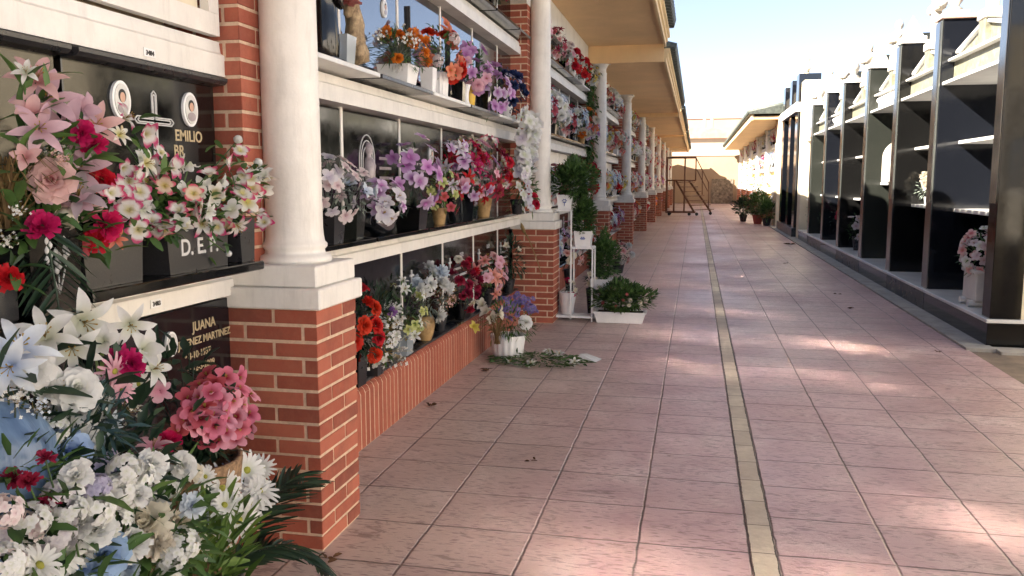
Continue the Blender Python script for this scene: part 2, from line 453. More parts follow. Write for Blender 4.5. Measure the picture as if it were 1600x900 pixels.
# ------------------------------------------------------------------ mesh builder
class MB:
    def __init__(s):
        s.v, s.f, s.t, s.mi, s.sm = [], [], [], [], []
    def add(s, vs, fs, t=0.5, mi=0, sm=False):
        b = len(s.v)
        s.v += [tuple(p) for p in vs]
        s.t += list(t) if isinstance(t, (list, tuple)) else [t] * len(vs)
        for f in fs:
            s.f.append(tuple(b + i for i in f))
            s.mi.append(mi)
            s.sm.append(sm)
        return s
    def box(s, x0, x1, y0, y1, z0, z1, t=0.5, mi=0):
        vs = [(x, y, z) for z in (z0, z1) for y in (y0, y1) for x in (x0, x1)]
        return s.add(vs, [(0, 2, 3, 1), (4, 5, 7, 6), (0, 1, 5, 4), (2, 6, 7, 3), (0, 4, 6, 2), (1, 3, 7, 5)], t, mi)
    def bbox(s, x0, x1, y0, y1, z0, z1, b=0.01, t=0.5, mi=0):
        # box with chamfered edges
        cx, cy, cz = (x0 + x1) / 2, (y0 + y1) / 2, (z0 + z1) / 2
        hx, hy, hz = (x1 - x0) / 2, (y1 - y0) / 2, (z1 - z0) / 2
        b = min(b, hx * .9, hy * .9, hz * .9)
        vs, idx = [], {}
        for sx in (-1, 1):
            for sy in (-1, 1):
                for sz in (-1, 1):
                    for ax in range(3):
                        p = [hx - b, hy - b, hz - b]
                        p[ax] += b
                        idx[(sx, sy, sz, ax)] = len(vs)
                        vs.append((cx + sx * p[0], cy + sy * p[1], cz + sz * p[2]))
        fs = []
        S = (-1, 1)
        for sg in S:
            for ax in range(3):
                o = [(-1, -1), (1, -1), (1, 1), (-1, 1)]
                q = []
                for a, c in o:
                    k = [0, 0, 0]
                    k[ax] = sg
                    k[(ax + 1) % 3] = a
                    k[(ax + 2) % 3] = c
                    q.append(idx[(*k, ax)])
                fs.append(tuple(q if sg > 0 else q[::-1]))
        for ax in range(3):
            a1, a2 = (ax + 1) % 3, (ax + 2) % 3
            for s1 in S:
                for s2 in S:
                    q = []
                    for sa, which in ((-1, a1), (1, a1), (1, a2), (-1, a2)):
                        k = [0, 0, 0]
                        k[ax] = sa
                        k[a1] = s1
                        k[a2] = s2
                        q.append(idx[(*k, which)])
                    fs.append(tuple(q if s1 * s2 < 0 else q[::-1]))
        for sx in S:
            for sy in S:
                for sz in S:
                    q = [idx[(sx, sy, sz, a)] for a in range(3)]
                    fs.append(tuple(q if sx * sy * sz > 0 else q[::-1]))
        return s.add(vs, fs, t, mi)
    def lathe(s, prof, cx=0, cy=0, n=24, t=0.5, mi=0, sm=True, rib=0.0, nr=0, z0=0):
        vs, tt = [], []
        for k, (r, z) in enumerate(prof):
            for i in range(n):
                a = 2 * PI * i / n
                rr = r * (1 + rib * math.cos(a * nr)) if nr else r
                vs.append((cx + rr * math.cos(a), cy + rr * math.sin(a), z0 + z))
        fs = []
        for k in range(len(prof) - 1):
            for i in range(n):
                j = (i + 1) % n
                fs.append((k * n + i, k * n + j, (k + 1) * n + j, (k + 1) * n + i))
        fs.append(tuple(range(n))[::-1])
        fs.append(tuple((len(prof) - 1) * n + i for i in range(n)))
        return s.add(vs, fs, t, mi, sm)
    def tube(s, pts, r, n=6, t=0.5, mi=0, sm=True):
        pts = [Vector(p) for p in pts]
        rs = r if isinstance(r, (list, tuple)) else [r] * len(pts)
        vs = []
        for k, p in enumerate(pts):
            d = (pts[min(k + 1, len(pts) - 1)] - pts[max(k - 1, 0)])
            d = d.normalized() if d.length > 1e-9 else Vector((0, 0, 1))
            a = d.cross(Vector((0, 0, 1)) if abs(d.z) < .9 else Vector((1, 0, 0))).normalized()
            b = d.cross(a)
            for i in range(n):
                an = 2 * PI * i / n + PI / n
                vs.append(p + (a * math.cos(an) + b * math.sin(an)) * rs[k])
        fs = [(k * n + i, k * n + (i + 1) % n, (k + 1) * n + (i + 1) % n, (k + 1) * n + i) for k in range(len(pts) - 1) for i in range(n)]
        fs.append(tuple(range(n))[::-1])
        fs.append(tuple((len(pts) - 1) * n + i for i in range(n)))
        return s.add(vs, fs, t, mi, sm)
    def prism(s, poly, a0, a1, axis='x', t=0.5, mi=0):
        # polygon in the plane across the axis, swept along it
        def P(u, v, w_):
            return {'x': (w_, u, v), 'y': (u, w_, v), 'z': (u, v, w_)}[axis]
        n = len(poly)
        vs = [P(u, v, a0) for u, v in poly] + [P(u, v, a1) for u, v in poly]
        fs = [tuple(range(n)), tuple(range(n, 2 * n))[::-1]] + [(i, i + n, (i + 1) % n + n, (i + 1) % n) for i in range(n)]
        return s.add(vs, fs, t, mi)
    def xf(s, mat, src, dt=0.0, mi=None):
        b = len(s.v)
        s.v += [tuple(mat @ Vector(p)) for p in src.v]
        s.t += [min(1, max(0, q + dt)) for q in src.t]
        for f, m_, sm in zip(src.f, src.mi, src.sm):
            s.f.append(tuple(b + i for i in f))
            s.mi.append(m_ if mi is None else mi)
            s.sm.append(sm)
        return s
    def mesh(s, name, mats):
        me = bpy.data.meshes.new(name)
        me.from_pydata(s.v, [], s.f)
        me.attributes.new('pt', 'FLOAT', 'POINT').data.foreach_set('value', s.t)
        me.polygons.foreach_set('material_index', s.mi)
        me.polygons.foreach_set('use_smooth', s.sm)
        for m in (mats if isinstance(mats, (list, tuple)) else [mats]):
            me.materials.append(m)
        me.update()
        return me

COL = sc.collection
def link(name, me, parent=None, loc=(0, 0, 0), rot=(0, 0, 0), scale=(1, 1, 1)):
    o = bpy.data.objects.new(name, me)
    COL.objects.link(o)
    o.location = loc
    o.rotation_euler = rot
    o.scale = scale
    if parent is not None:
        o.parent = parent
    return o
def obj(name, mb, mats, parent=None, loc=(0, 0, 0), rot=(0, 0, 0)):
    return link(name, mb.mesh(name, mats), parent, loc, rot)
def tag(o, label, cat, group=None):
    o['label'] = label
    o['category'] = cat
    if group:
        o['group'] = group
    return o
def thing(name, label, cat, loc=(0, 0, 0), rotz=0, group=None):
    o = bpy.data.objects.new(name, None)
    COL.objects.link(o)
    o.location = loc
    o.rotation_euler = (0, 0, rotz)
    o.empty_display_size = 0.1
    return tag(o, label, cat, group)
def struct(name, mb, mats, loc=(0, 0, 0)):
    o = obj(name, mb, mats, None, loc)
    o['kind'] = 'structure'
    return o
def copy_tree(o, parent=None):
    c = o.copy()
    COL.objects.link(c)
    c.parent = parent
    for ch in [x for x in CHILDREN(o)]:
        copy_tree(ch, c)
    return c
def CHILDREN(o):
    return [x for x in bpy.data.objects if x.parent is o]

# ------------------------------------------------------------------ ground
g = MB()
g.add([(-600, -600, 0), (600, -600, 0), (600, 900, 0), (-600, 900, 0)], [(0, 1, 2, 3)])
struct('ground', g, M['earth'], (0, 0, -0.012))
g = MB()
g.add([(-1.84, -14, 0), (2.42, -14, 0), (2.42, 59.0, 0), (-1.84, 59.0, 0)], [(0, 1, 2, 3)])
struct('walkway', g, M['paving'])
g = MB()
g.add([(0.255, -14, 0), (0.357, -14, 0), (0.357, 59.0, 0), (0.255, 59.0, 0)], [(0, 1, 2, 3)])
struct('strip', g, M['strip'], (0, 0, 0.004))
g = MB()
g.add([(2.42, -14, 0), (40, -14, 0), (40, 8.12, 0), (2.42, 8.12, 0)], [(0, 1, 2, 3)])
struct('side_path', g, M['brown_paving'], (0, 0, -0.004))
g = MB()
g.box(2.40, 2.64, 8.16, 30.0, -0.05, 0.022)
g.box(2.6405, 12.0, 8.02, 8.28, -0.05, 0.020)
struct('kerb', g, M['concrete'])

# ------------------------------------------------------------------ left building with its burial niches
PY = [3.28 + 5.73 * k for k in range(-2, 10)]          # pier and column centres along the wall
FX = -1.80                                            # front plane of the beams
def zs(y):                                            # soffit level steps down at every second column
    return 3.73 if y < 14.6 else (3.50 if y < 26.1 else (3.44 if y < 37.5 else 3.40))

def brick_run(mb, x0, x1, y0, y1, z0, n, course=0.0665, bh=0.0535, seed=0, proud=0.004):
    # courses of running bond laid round a rectangular pier
    r = random.Random(seed)
    mb.box(x0, x1, y0, y1, z0, z0 + n * course, mi=1)
    p = proud
    def face(axis, fixed, sgn, a0, a1):
        for c in range(n):
            z = z0 + c * course + (course - bh) / 2
            joints = [a0]
            step = 0.25
            a = a0 + (step if c % 2 == 0 else step / 2)
            while a < a1 - 0.05:
                joints.append(a)
                a += step
            joints.append(a1)
            for i in range(len(joints) - 1):
                j0 = joints[i] + (0.007 if i > 0 else -p)
                j1 = joints[i + 1] - (0.007 if i < len(joints) - 2 else -p)
                t = r.random()
                jz = r.uniform(-.0012, .0012)
                pp = p + r.uniform(-.001, .0012)
                if axis == 'x':
                    xa, xb = sorted((fixed - 0.002 * sgn, fixed + pp * sgn))
                    mb.bbox(xa, xb, j0, j1, z + jz, z + bh + jz, 0.0015, t)
                else:
                    ya, yb = sorted((fixed - 0.002 * sgn, fixed + pp * sgn))
                    mb.bbox(j0, j1, ya, yb, z + jz, z + bh + jz, 0.0015, t)
    face('x', x1, 1, y0, y1)
    face('y', y0, -1, x0, x1)
    face('y', y1, 1, x0, x1)

left = thing('niche_building', 'long cream niche building with brick piers and white columns along the left walkway side', 'building', (-1.8, 3.28, 0))
LO = Vector((1.8, -3.28, 0))
def lobj(name, mb, mats, loc=(0, 0, 0), parent=None):
    if parent is None:
        return obj(name, mb, mats, left, Vector(loc) + LO)
    return obj(name, mb, mats, parent, loc)

mb = MB()
mb.box(-4.6, -2.06, -9.0, 57.6, 0, 3.44)
lobj('wall', mb, M['cream'])

DIV = [0.935, 1.87, 2.815, 3.75, 4.69]                # dividers, metres past the pier
def dividers(y0, y1):
    if y0 < 3:                                        # the near bay is counted back from its pier
        return [y1 - 0.84 * k for k in range(1, 7) if y1 - 0.84 * k > y0 + 0.2]
    return [y0 + d for d in DIV if y0 + d < y1 - 0.2]
BEAMS = [(1.05, 1.165), (1.90, 2.045), (2.79, 2.93)]
def niche_grid(y0, y1, top):
    g = MB()
    for i, (a, b) in enumerate(BEAMS):
        h = b - a
        # moulded beam: upright lip below, sloped cream top
        prof = [(-2.06, a), (FX, a), (FX, a + h * .55), (FX - 0.014, a + h * .62), (FX - 0.02, b - 0.012), (-1.86, b), (-2.06, b)]
        g.prism(prof, y0, y1, 'y')
    g.box(-2.06, FX - 0.02, y0, y1, 3.36, top)
    for d in dividers(y0, y1):
        for a, b in ((0.34, 1.05), (1.165, 1.90), (2.045, 2.79), (2.93, 3.36)):
            g.box(-2.06, -1.90, d - 0.014, d + 0.014, a, b)
    g.box(-2.06, -1.84, y0, y1, 0.0, 0.335)
    return g

base_prof = [(0.150, 0), (0.152, 0.012), (0.146, 0.03), (0.125, 0.036), (0.122, 0.05), (0.133, 0.062), (0.133, 0.075), (0.124, 0.084), (0.119, 0.11), (0.117, 0.14)]
for k, y in enumerate(PY):
    ztop = 3.5 if y > 14 else 3.73
    near_ = k >= 2
    pier = MB()
    brick_run(pier, -1.885, -1.452, y - 0.20, y + 0.185, 0.0, 15, seed=k)
    pr = lobj('brick_pier', pier, [M['brick'], M['mortar']])
    cap = MB()
    cap.bbox(-1.915, -1.418, y - 0.235, y + 0.20, 0.9985, 1.082, 0.006)
    cap.bbox(-1.88, -1.445, y - 0.205, y + 0.185, 1.0835, 1.168, 0.005)
    c = lobj('cap', cap, M['white_paint'], (0, 0, 0), pr)
    col = MB()
    H = ztop - 1.168
    pf = [(r, z) for r, z in base_prof]
    for i in range(1, 9):
        tt = i / 8
        pf.append((0.117 - 0.014 * tt ** 1.6, 0.14 + (H - 0.36) * tt))
    z = H - 0.22
    pf += [(0.106, z + 0.005), (0.108, z + 0.02), (0.106, z + 0.034), (0.095, z + 0.04), (0.095, z + 0.10), (0.103, z + 0.115), (0.125, z + 0.16), (0.140, z + 0.175), (0.14, z + 0.185)]
    col.lathe(pf, 0, 0, 32)
    cl = lobj('column', col, M['white_paint'], (-1.632, y, 1.168))
    ab = MB()
    ab.bbox(-0.155, 0.155, -0.155, 0.155, H - 0.034, H - 0.001, 0.004)
    lobj('capital_slab', ab, M['white_paint'], (0, 0, 0), cl)
    # brick pilaster on the wall behind the column
    pl = MB()
    brick_run(pl, -2.05, -1.735, y - 0.205, y + 0.205, 1.17, int((3.36 - 1.17) / 0.0665), seed=40 + k)
    lobj('brick_pilaster', pl, [M['brick'], M['mortar']])

for k in range(len(PY) - 1):
    y0, y1 = PY[k] + 0.2055, PY[k + 1] - 0.2055
    top = zs((y0 + y1) / 2) - 0.003
    lobj('niche_grid', niche_grid(y0, y1, top), M['white_paint'])
    # low wall of upright bricks with a rounded top, then the grey ledge
    lw = MB()
    r = random.Random(k)
    n = int((y1 - y0) / 0.0665)
    st = (y1 - y0) / n
    lw.prism([(-1.90, 0), (-1.8014, 0), (-1.8014, 0.313), (-1.813, 0.336), (-1.83, 0.3485), (-1.90, 0.3485)], y0, y1, 'y', mi=1)
    for i in range(n):
        a, b = y0 + i * st + 0.0062, y0 + (i + 1) * st - 0.0062
        e = r.uniform(-.001, .001)
        lw.prism([(-1.90, 0.002), (-1.80 + e, 0.002), (-1.80 + e, 0.31), (-1.808 + e, 0.335), (-1.826, 0.351), (-1.90, 0.352)], a, b, 'y', r.uniform(.35, .75))
    lobj('low_brick_wall', lw, [M['brick'], M['mortar']])
    ld = MB()
    ld.box(-2.05, -1.822, y0, y1, 0.3555, 0.372)
    lobj('ledge', ld, M['granite_dull'])

# roof in stretches between every second column, each a little lower than the last
segs = [(-9.2, 14.55), (14.6, 26.0), (26.05, 37.4), (37.45, 57.8)]
for i, (a, b) in enumerate(segs):
    z = zs((a + b) / 2)
    s = MB()
    s.box(-2.2, -0.575, a, b, z, z + 0.10)
    lobj('soffit', s, M['soffit'])
    s = MB()
    s.prism([(-0.574, z - 0.05), (-0.54, z - 0.05), (-0.54, z + 0.03), (-0.515, z + 0.035), (-0.515, z + 0.09), (-0.48, z + 0.10), (-0.48, z + 0.17), (-0.574, z + 0.17)], a, b, 'y')
    lobj('fascia', s, M['fascia'])
    rf = MB()
    # slope up to a ridge, barrel tiles along the edge
    rf.prism([(-0.56, z + 0.171), (-0.42, z + 0.171), (-0.42, z + 0.19), (-3.3, z + 0.95), (-6.0, z + 0.2), (-6.0, z + 0.1), (-3.3, z + 0.8)], a + 0.05, b - 0.45, 'y')
    n = int((b - a - 0.5) / 0.22)
    for j in range(n):
        yy = a + 0.16 + j * 0.22
        rf.tube([(-0.385, yy, z + 0.20), (-1.5, yy, z + 0.485), (-3.3, yy, z + 0.97)], [0.075, 0.07, 0.07], 8)
    lobj('roof', rf, M['roof_tile'])
    bm = MB()
    bm.box(-2.2, -0.58, b - 0.42, b - 0.15, z - 0.0, z + 0.10) if False else None
for k, y in enumerate(PY):
    if y > 9 and (k % 2 == 0):
        z = zs(y + 1)
        bm = MB()
        bm.box(-2.03, -0.578, y - 0.16, y - 0.02, z - 0.045, z + 0.26 if y < 15 else z + 0.08)
        lobj('cross_beam', bm, M['soffit'])

# the closed cream niche above the near stones
fr = MB()
y0, y1 = 0.6, 3.07
for a in (y1 - 0.84, y1 - 1.68):
    pass
fr.box(-1.838, -1.802, 0.2, 3.05, 2.05, 2.13)
fr.box(-1.838, -1.802, 2.98, 3.05, 2.131, 2.80)
for a in (2.10, 1.22):
    fr.box(-1.838, -1.802, a, a + 0.07, 2.131, 2.80)
fr.box(-1.838, -1.802, 0.2, 3.05, 2.801, 2.86)
lobj('niche_frame', fr, M['white_paint'])
for a, b in ((1.295, 2.095), (2.175, 2.975)):
    pn = MB()
    pn.box(-1.88, -1.845, a, b, 2.135, 2.796)
    lobj('closed_niche_panel', pn, M['cream_slab'])

# ------------------------------------------------------------------ lettering
_tc = {}
def text_mesh(s, size, depth=0.002, bold=False):
    key = (s, size, depth)
    if key in _tc:
        return _tc[key]
    c = bpy.data.curves.new('lettering', 'FONT')
    c.body = s
    c.size = size
    c.extrude = depth
    c.align_x = 'CENTER'
    c.offset = size * 0.018
    o = bpy.data.objects.new('tmp', c)
    COL.objects.link(o)
    dg = bpy.context.evaluated_depsgraph_get()
    me = bpy.data.meshes.new_from_object(o.evaluated_get(dg))
    bpy.data.objects.remove(o)
    _tc[key] = me
    return me
def lettering(s, size, mat, parent, loc, name='lettering'):
    me = text_mesh(s, size).copy()
    me.materials.clear()
    me.materials.append(mat)
    return link(name, me, parent, loc, (PI / 2, 0, PI / 2))

# ------------------------------------------------------------------ headstones
def portrait_at(parent, y, z, h=0.075, dark=False):
    # oval ceramic portrait: rim, picture, head and shoulders
    rim = MB()
    n = 28
    def ell(mb, ry, rz, x0, x1, cy=0.0, cz=0.0, mi=0, clip=None):
        poly = [(cy + ry * math.cos(2 * PI * i / n), cz + rz * math.sin(2 * PI * i / n)) for i in range(n)]
        mb.prism(poly, x0, x1, 'x', mi=mi)
    ell(rim, h * .74, h, -0.001, 0.010)
    p = obj('portrait', rim, M['plastic_white'], parent, (0, y, z))
    pic = MB()
    ell(pic, h * .58, h * .84, 0.010, 0.0125)
    obj('picture', pic, M['photo_bg'], p)
    hd = MB()
    ell(hd, h * .30, h * .34, 0.0125, 0.0135, 0, h * .22)
    obj('hair', hd, M['black_ink'], p)
    hd = MB()
    ell(hd, h * .20, h * .26, 0.0136, 0.0145, 0, h * .14)
    obj('face', hd, M['skin'], p)
    hd = MB()
    ell(hd, h * .40, h * .26, 0.0125, 0.0137, 0, -h * .42)
    obj('shoulders', hd, M['photo_grey'], p)
    return p

def cross_outline(parent, y, z, H, W, mat, t=0.006):
    # engraved double-line cross with pointed ends, as raised inlay
    a = 0.13 * H
    def ring(s):
        k = a * (1 if s == 0 else .5)
        up, dn, sd = H * (.5 if s == 0 else .47), H * (.78 if s == 0 else .75), W * (.5 if s == 0 else .45)
        return [(0, up + k * .5), (k * .55, up), (k * .5, k * .5), (sd, k * .5), (sd + k * .6, 0), (sd, -k * .5), (k * .5, -k * .5), (k * .5, -dn), (-k * .5, -dn), (-k * .5, -k * .5), (-sd, -k * .5), (-sd - k * .6, 0), (-sd, k * .5), (-k * .5, k * .5), (-k * .55, up)]
    m = MB()
    for s in (0, 1):
        r = ring(s)
        for i in range(len(r)):
            p, q = r[i], r[(i + 1) % len(r)]
            m.tube([(0.001, p[0], p[1]), (0.001, q[0], q[1])], t * .5, 4, sm=False)
    return obj('cross', m, mat, parent, (0, y, z))

def small_cross(parent, y, z, H, mat):
    m = MB()
    m.box(-0.001, 0.008, -H * .06, H * .06, -H * .6, H * .4)
    m.box(-0.001, 0.009, -H * .28, H * .28, H * .02, H * .14)
    return obj('cross', m, mat, parent, (0, y, z))

def arch_ring(parent, y, z, W, H, mat):
    m = MB()
    for s in (1.0, 0.78, 0.55):
        pts = [(0.001, -W * s / 2, -H * .6)]
        for i in range(13):
            a = PI - PI * i / 12
            pts.append((0.001, W * s / 2 * math.cos(a), W * s / 2 * math.sin(a) * 1.25))
        pts.append((0.001, W * s / 2, -H * .6))
        m.tube(pts, 0.004, 4)
    return obj('arch_relief', m, mat, parent, (0, y, z))

def headstone(label, yc, wdt, z0, z1, mat, x=-1.905, tray=None, hood=False, group='niche headstones in the left building', tz=None, traymat=None):
    t = thing('headstone', label, 'headstone', (x, yc, z0), 0, group)
    h = z1 - z0
    m = MB()
    m.bbox(-0.035, 0.0, -wdt / 2, wdt / 2, 0.004, h - 0.004, 0.003)
    obj('slab', m, mat, t)
    if tray:
        m = MB()
        m.bbox(0.0012, tray, -wdt / 2, wdt / 2, -0.002 if tz is None else tz, 0.022 if tz is None else tz + 0.024, 0.003)
        obj('tray', m, traymat or M['granite'], t)
    if hood:
        m = MB()
        m.prism([(0.0012, h - 0.035), (0.05, h - 0.03), (0.062, h - 0.018), (0.062, h - 0.006), (0.0012, h - 0.006)], -wdt / 2, wdt / 2, 'y')
        obj('hood', m, M['granite_dull'], t)
    return t

# near bay, row two: the stone with the cross, and the one left of it
n0 = headstone('black double headstone with two oval portraits and an engraved cross, above the long planter', 2.63, 0.81, 1.17, 1.895, M['granite'], x=-1.83, tray=0.0, hood=True)
portrait_at(n0, -0.155, 0.59, 0.062)
portrait_at(n0, 0.232, 0.59, 0.062)
cross_outline(n0, 0.025, 0.535, 0.18, 0.19, M['silver'], 0.006)
lettering('EMILIO', 0.056, M['gold'], n0, (0.0, 0.225, 0.475))
lettering('BR', 0.056, M['gold'], n0, (0.0, 0.16, 0.42))
lettering('A', 0.056, M['gold'], n0, (0.0, -0.15, 0.47))
n1 = headstone('black headstone half hidden by tall dry grasses at the left edge', 1.79, 0.81, 1.17, 1.895, M['granite'], x=-1.83, hood=True)
headstone('black headstone behind the white lilies, cut by the frame edge', 0.95, 0.81, 1.17, 1.895, M['granite'], x=-1.83, hood=True)
# near bay, row one
j0 = headstone('dark headstone with gold inscription and small oval portrait beside the nearest brick pier', 2.655, 0.80, 0.40, 1.045, M['granite_blue'], x=-1.815)
portrait_at(j0, 0.0, 0.525, 0.045)
lettering('JUANA', 0.050, M['gold'], j0, (0.0, 0.22, 0.545))
lettering('JIMENEZ MARTINEZ', 0.040, M['gold'], j0, (0.0, 0.225, 0.495))
lettering('* 8-10-1937', 0.036, M['gold'], j0, (0.0, 0.17, 0.445))
lettering('+ 12-3-2009', 0.036, M['gold'], j0, (0.0, 0.19, 0.395))
headstone('dark headstone behind the heap of white flowers on the ground', 1.80, 0.80, 0.40, 1.045, M['granite_blue'], x=-1.815)
# small number plates on the beams
for (y, z, s) in ((2.60, 1.925, '3484'), (2.565, 1.085, '3483')):
    pt = thing('number_plate', 'tiny white number plate on the beam %s the double headstone' % ('above' if z > 1.5 else 'below'), 'number plate', (-1.799, y, z), 0, 'number plates')
    m = MB()
    m.box(0, 0.003, -0.03, 0.03, -0.014, 0.014)
    obj('plate', m, M['plastic_white'], pt)
    lettering(s, 0.022, M['black_ink'], pt, (0.003, 0, -0.008))

# planter box with D.E.P. and the tray under it
pl = thing('stone_planter', 'long black granite planter tray lettered D.E.P. under the double headstone', 'planter', (-1.72, 2.50, 1.19))
m = MB()
m.bbox(-0.18, 0.13, -0.50, 0.44, -0.02, 0.012, 0.004)
obj('tray', m, M['granite'], pl)
for (a, b) in ((-0.48, -0.24), (-0.10, 0.24), (0.34, 0.43)):
    m = MB()
    m.prism([(a, 0.013), (b, 0.013), (b + .012, 0.175), (a - .012, 0.175)], -0.14, 0.095, 'x')
    obj('box', m, M['granite_dull'], pl)
lettering('D. E. P.', 0.075, M['silver'], pl, (0.0955, 0.07, 0.07))

# bay one: three rows of stones
def bay_niches(y0, y1):
    ds = [y0] + dividers(y0, y1) + [y1]
    return [((a + b) / 2, b - a - 0.034) for a, b in zip(ds[:-1], ds[1:])]
ORD = ['first', 'second', 'third', 'fourth', 'fifth', 'sixth', 'seventh']
B1 = bay_niches(PY[2] + 0.2055, PY[3] - 0.2055)
for i, (yc, wd) in enumerate(B1):
    s = headstone('dark polished headstone in the lowest row of the near bay, %s from the near pier' % ORD[i], yc, wd, 0.375, 1.045, M['granite'])
    if i == 0:
        arch_ring(s, 0.12, 0.42, 0.14, 0.3, M['silver'])
    elif i > 1:
        small_cross(s, -wd * .3, 0.47, 0.12, M['silver'])
        lettering('D.E.P.', 0.05, M['silver'], s, (0, wd * .1, 0.50))
        m = MB()
        for q in range(3):
            m.box(-.001, .002, -wd * .05 - .12, wd * .25 + .02 * q, 0.40 - .06 * q, 0.42 - .06 * q)
        obj('inscription', m, M['silver'], s)
    s = headstone('black headstone in the second row of the near bay, %s from the near pier' % ORD[i], yc, wd, 1.17, 1.895, M['granite' if i != 2 else 'granite_grey'], tray=0.20, tz=-0.003)
    if i == 1:
        arch_ring(s, -0.10, 0.45, 0.24, 0.5, M['silver'])
        fg = MB()
        fg.lathe([(0.001, 0), (0.045, 0.0), (0.05, 0.06), (0.035, 0.16), (0.045, 0.22), (0.03, 0.26), (0.012, 0.275), (0.026, 0.30), (0.028, 0.33), (0.012, 0.355)], 0, 0, 12)
        obj('madonna_relief', fg, M['photo_grey'], s, (0.01, -0.10, 0.20))
        for q in range(4):
            m = MB()
            m.box(-.001, .0015, 0.10, 0.34 - .03 * (q % 2), 0.46 - .06 * q, 0.478 - .06 * q)
            obj('inscription_line', m, M['photo_grey'], s)
    elif i == 0:
        small_cross(s, -0.02, 0.5, 0.15, M['photo_grey'])
    else:
        portrait_at(s, wd * .22, 0.52, 0.06)
        small_cross(s, -wd * .22, 0.5, 0.14, M['silver'])
        m = MB()
        for q in range(4):
            m.box(-.001, .002, -0.12, 0.14 + .02 * (q % 2), 0.44 - .05 * q, 0.455 - .05 * q)
        obj('inscription', m, M['photo_grey'], s)
    s = headstone('mirror-bright headstone in the third row of the near bay, %s from near pier' % ORD[i], yc, wd, 2.05, 2.785, M['granite_mirror'], tray=0.24, tz=-0.001, traymat=M['granite_dull'] if i % 2 else M['marble'])
    portrait_at(s, wd * .25, 0.5, 0.055, True)
    if i:
        m = MB()
        m.box(0, 0.02, -0.008, 0.008, 0.10, 0.60)
        obj('bronze_rod', m, M['black_ink'], s, (0, -wd * .3, 0))
    headstone('polished headstone in the top row of the near bay, %s from the near pier' % ORD[i], yc, wd, 2.935, 3.355, M['granite'], tray=0.22)

# ------------------------------------------------------------------ flowers
def petal_strip(mb, ang, e0, e1, Lp, W, r0=0.04, z0=0.0, cup=0.25, nl=4, prof=None, t0=0.0, t1=1.0, wav=0.0, r=None):
    # one petal, running outwards at angle ang; elevation runs from e0 to e1 (radians)
    ca, sa = math.cos(ang), math.sin(ang)
    x, z = r0, z0
    vs, tt = [], []
    for i in range(nl + 1):
        f = i / nl
        e = e0 + (e1 - e0) * f
        if i:
            x += math.cos(e) * Lp / nl
            z += math.sin(e) * Lp / nl
        wd = W * (prof[i] if prof else math.sin(PI * (0.12 + 0.80 * f)) ** 0.8)
        for k in (-1, 0, 1):
            lat = k * wd / 2
            up = (abs(k)) * cup * wd * .5 + (r.uniform(-wav, wav) if (r and i) else 0)
            nx, nz = -math.sin(e), math.cos(e)
            px, pz = x + nx * up, z + nz * up
            vs.append((px * ca - lat * sa, px * sa + lat * ca, pz))
            tt.append(t0 + (t1 - t0) * f + (0.14 if k else 0) * f)
    fs = []
    for i in range(nl):
        for k in range(2):
            a = i * 3 + k
            fs.append((a, a + 1, a + 4, a + 3))
    mb.add(vs, fs, tt, 0, True)

def fl_rose(r):
    m = MB()
    for ring in range(5):
        n = (3, 4, 5, 6, 7)[ring]
        e = R(88 - ring * 13)
        for i in range(n):
            petal_strip(m, 2 * PI * i / n + ring * .7 + r.uniform(-.1, .1), e + .12, e - R(6 + ring * 14), 0.52 + ring * .11, 0.34 + ring * .14, 0.02 + ring * .045, -ring * .05, 0.35, 4, [.6, .95, 1.1, 1.0, .55], 0.1 + ring * .05, 0.55 + ring * .1, 0.02, r)
    return m
def fl_carnation(r):
    m = MB()
    for i in range(56):
        e = R(r.uniform(5, 88))
        petal_strip(m, r.uniform(0, 2 * PI), e, e - R(r.uniform(-10, 35)), r.uniform(.75, 1.0), r.uniform(.28, .42), 0.02, r.uniform(-.15, .05), r.uniform(-.3, .4), 3, [.25, .6, 1.0, .95], 0, 1, 0.05, r)
    return m
def fl_peony(r):
    m = MB()
    for i in range(70):
        e = R(r.uniform(-10, 88))
        petal_strip(m, r.uniform(0, 2 * PI), e, e + R(r.uniform(-25, 25)), r.uniform(.7, 1.0), r.uniform(.3, .5), 0.04, r.uniform(-.1, .1), r.uniform(-.2, .5), 3, [.4, .9, 1.0, .6], 0.2, 1, 0.05, r)
    return m
def fl_lily(r):
    m = MB()
    for i in range(6):
        petal_strip(m, PI / 3 * i + r.uniform(-.1, .1), R(66 if i % 2 else 60), R(-28 + r.uniform(-12, 14)), 1.25, 0.46 if i % 2 else 0.36, 0.03, -0.45, 0.30, 6, [.3, .6, .9, 1.0, .88, .55, .06], 0, 1)
    for i in range(6):
        a = PI / 3 * i + .4
        m.tube([(0, 0, -.3), (.1 * math.cos(a), .1 * math.sin(a), .15), (.2 * math.cos(a), .2 * math.sin(a), .32)], [.015, .012, .03], 4, 0.0, 1)
    return m
def fl_big(r):
    m = MB()
    for i in range(4):
        petal_strip(m, PI / 2 * i + r.uniform(-.4, .4), R(60 + r.uniform(-15, 15)), R(r.uniform(-30, 30)), 1.3, 0.95, 0.02, -0.4, 0.3, 5, [.3, .7, 1.0, 1.0, .8, .2], 0, 1, .03, r)
    return m
def fl_calla(r):
    m = MB()
    for i in range(5):
        petal_strip(m, 2 * PI / 5 * i + r.uniform(-.3, .3), R(72 + r.uniform(-14, 10)), R(r.uniform(-25, 45)), r.uniform(1.0, 1.3), 0.62, 0.02, -0.4, 0.35, 5, [.3, .7, 1.0, 1.0, .75, .15], 0, 1, .03, r)
    return m
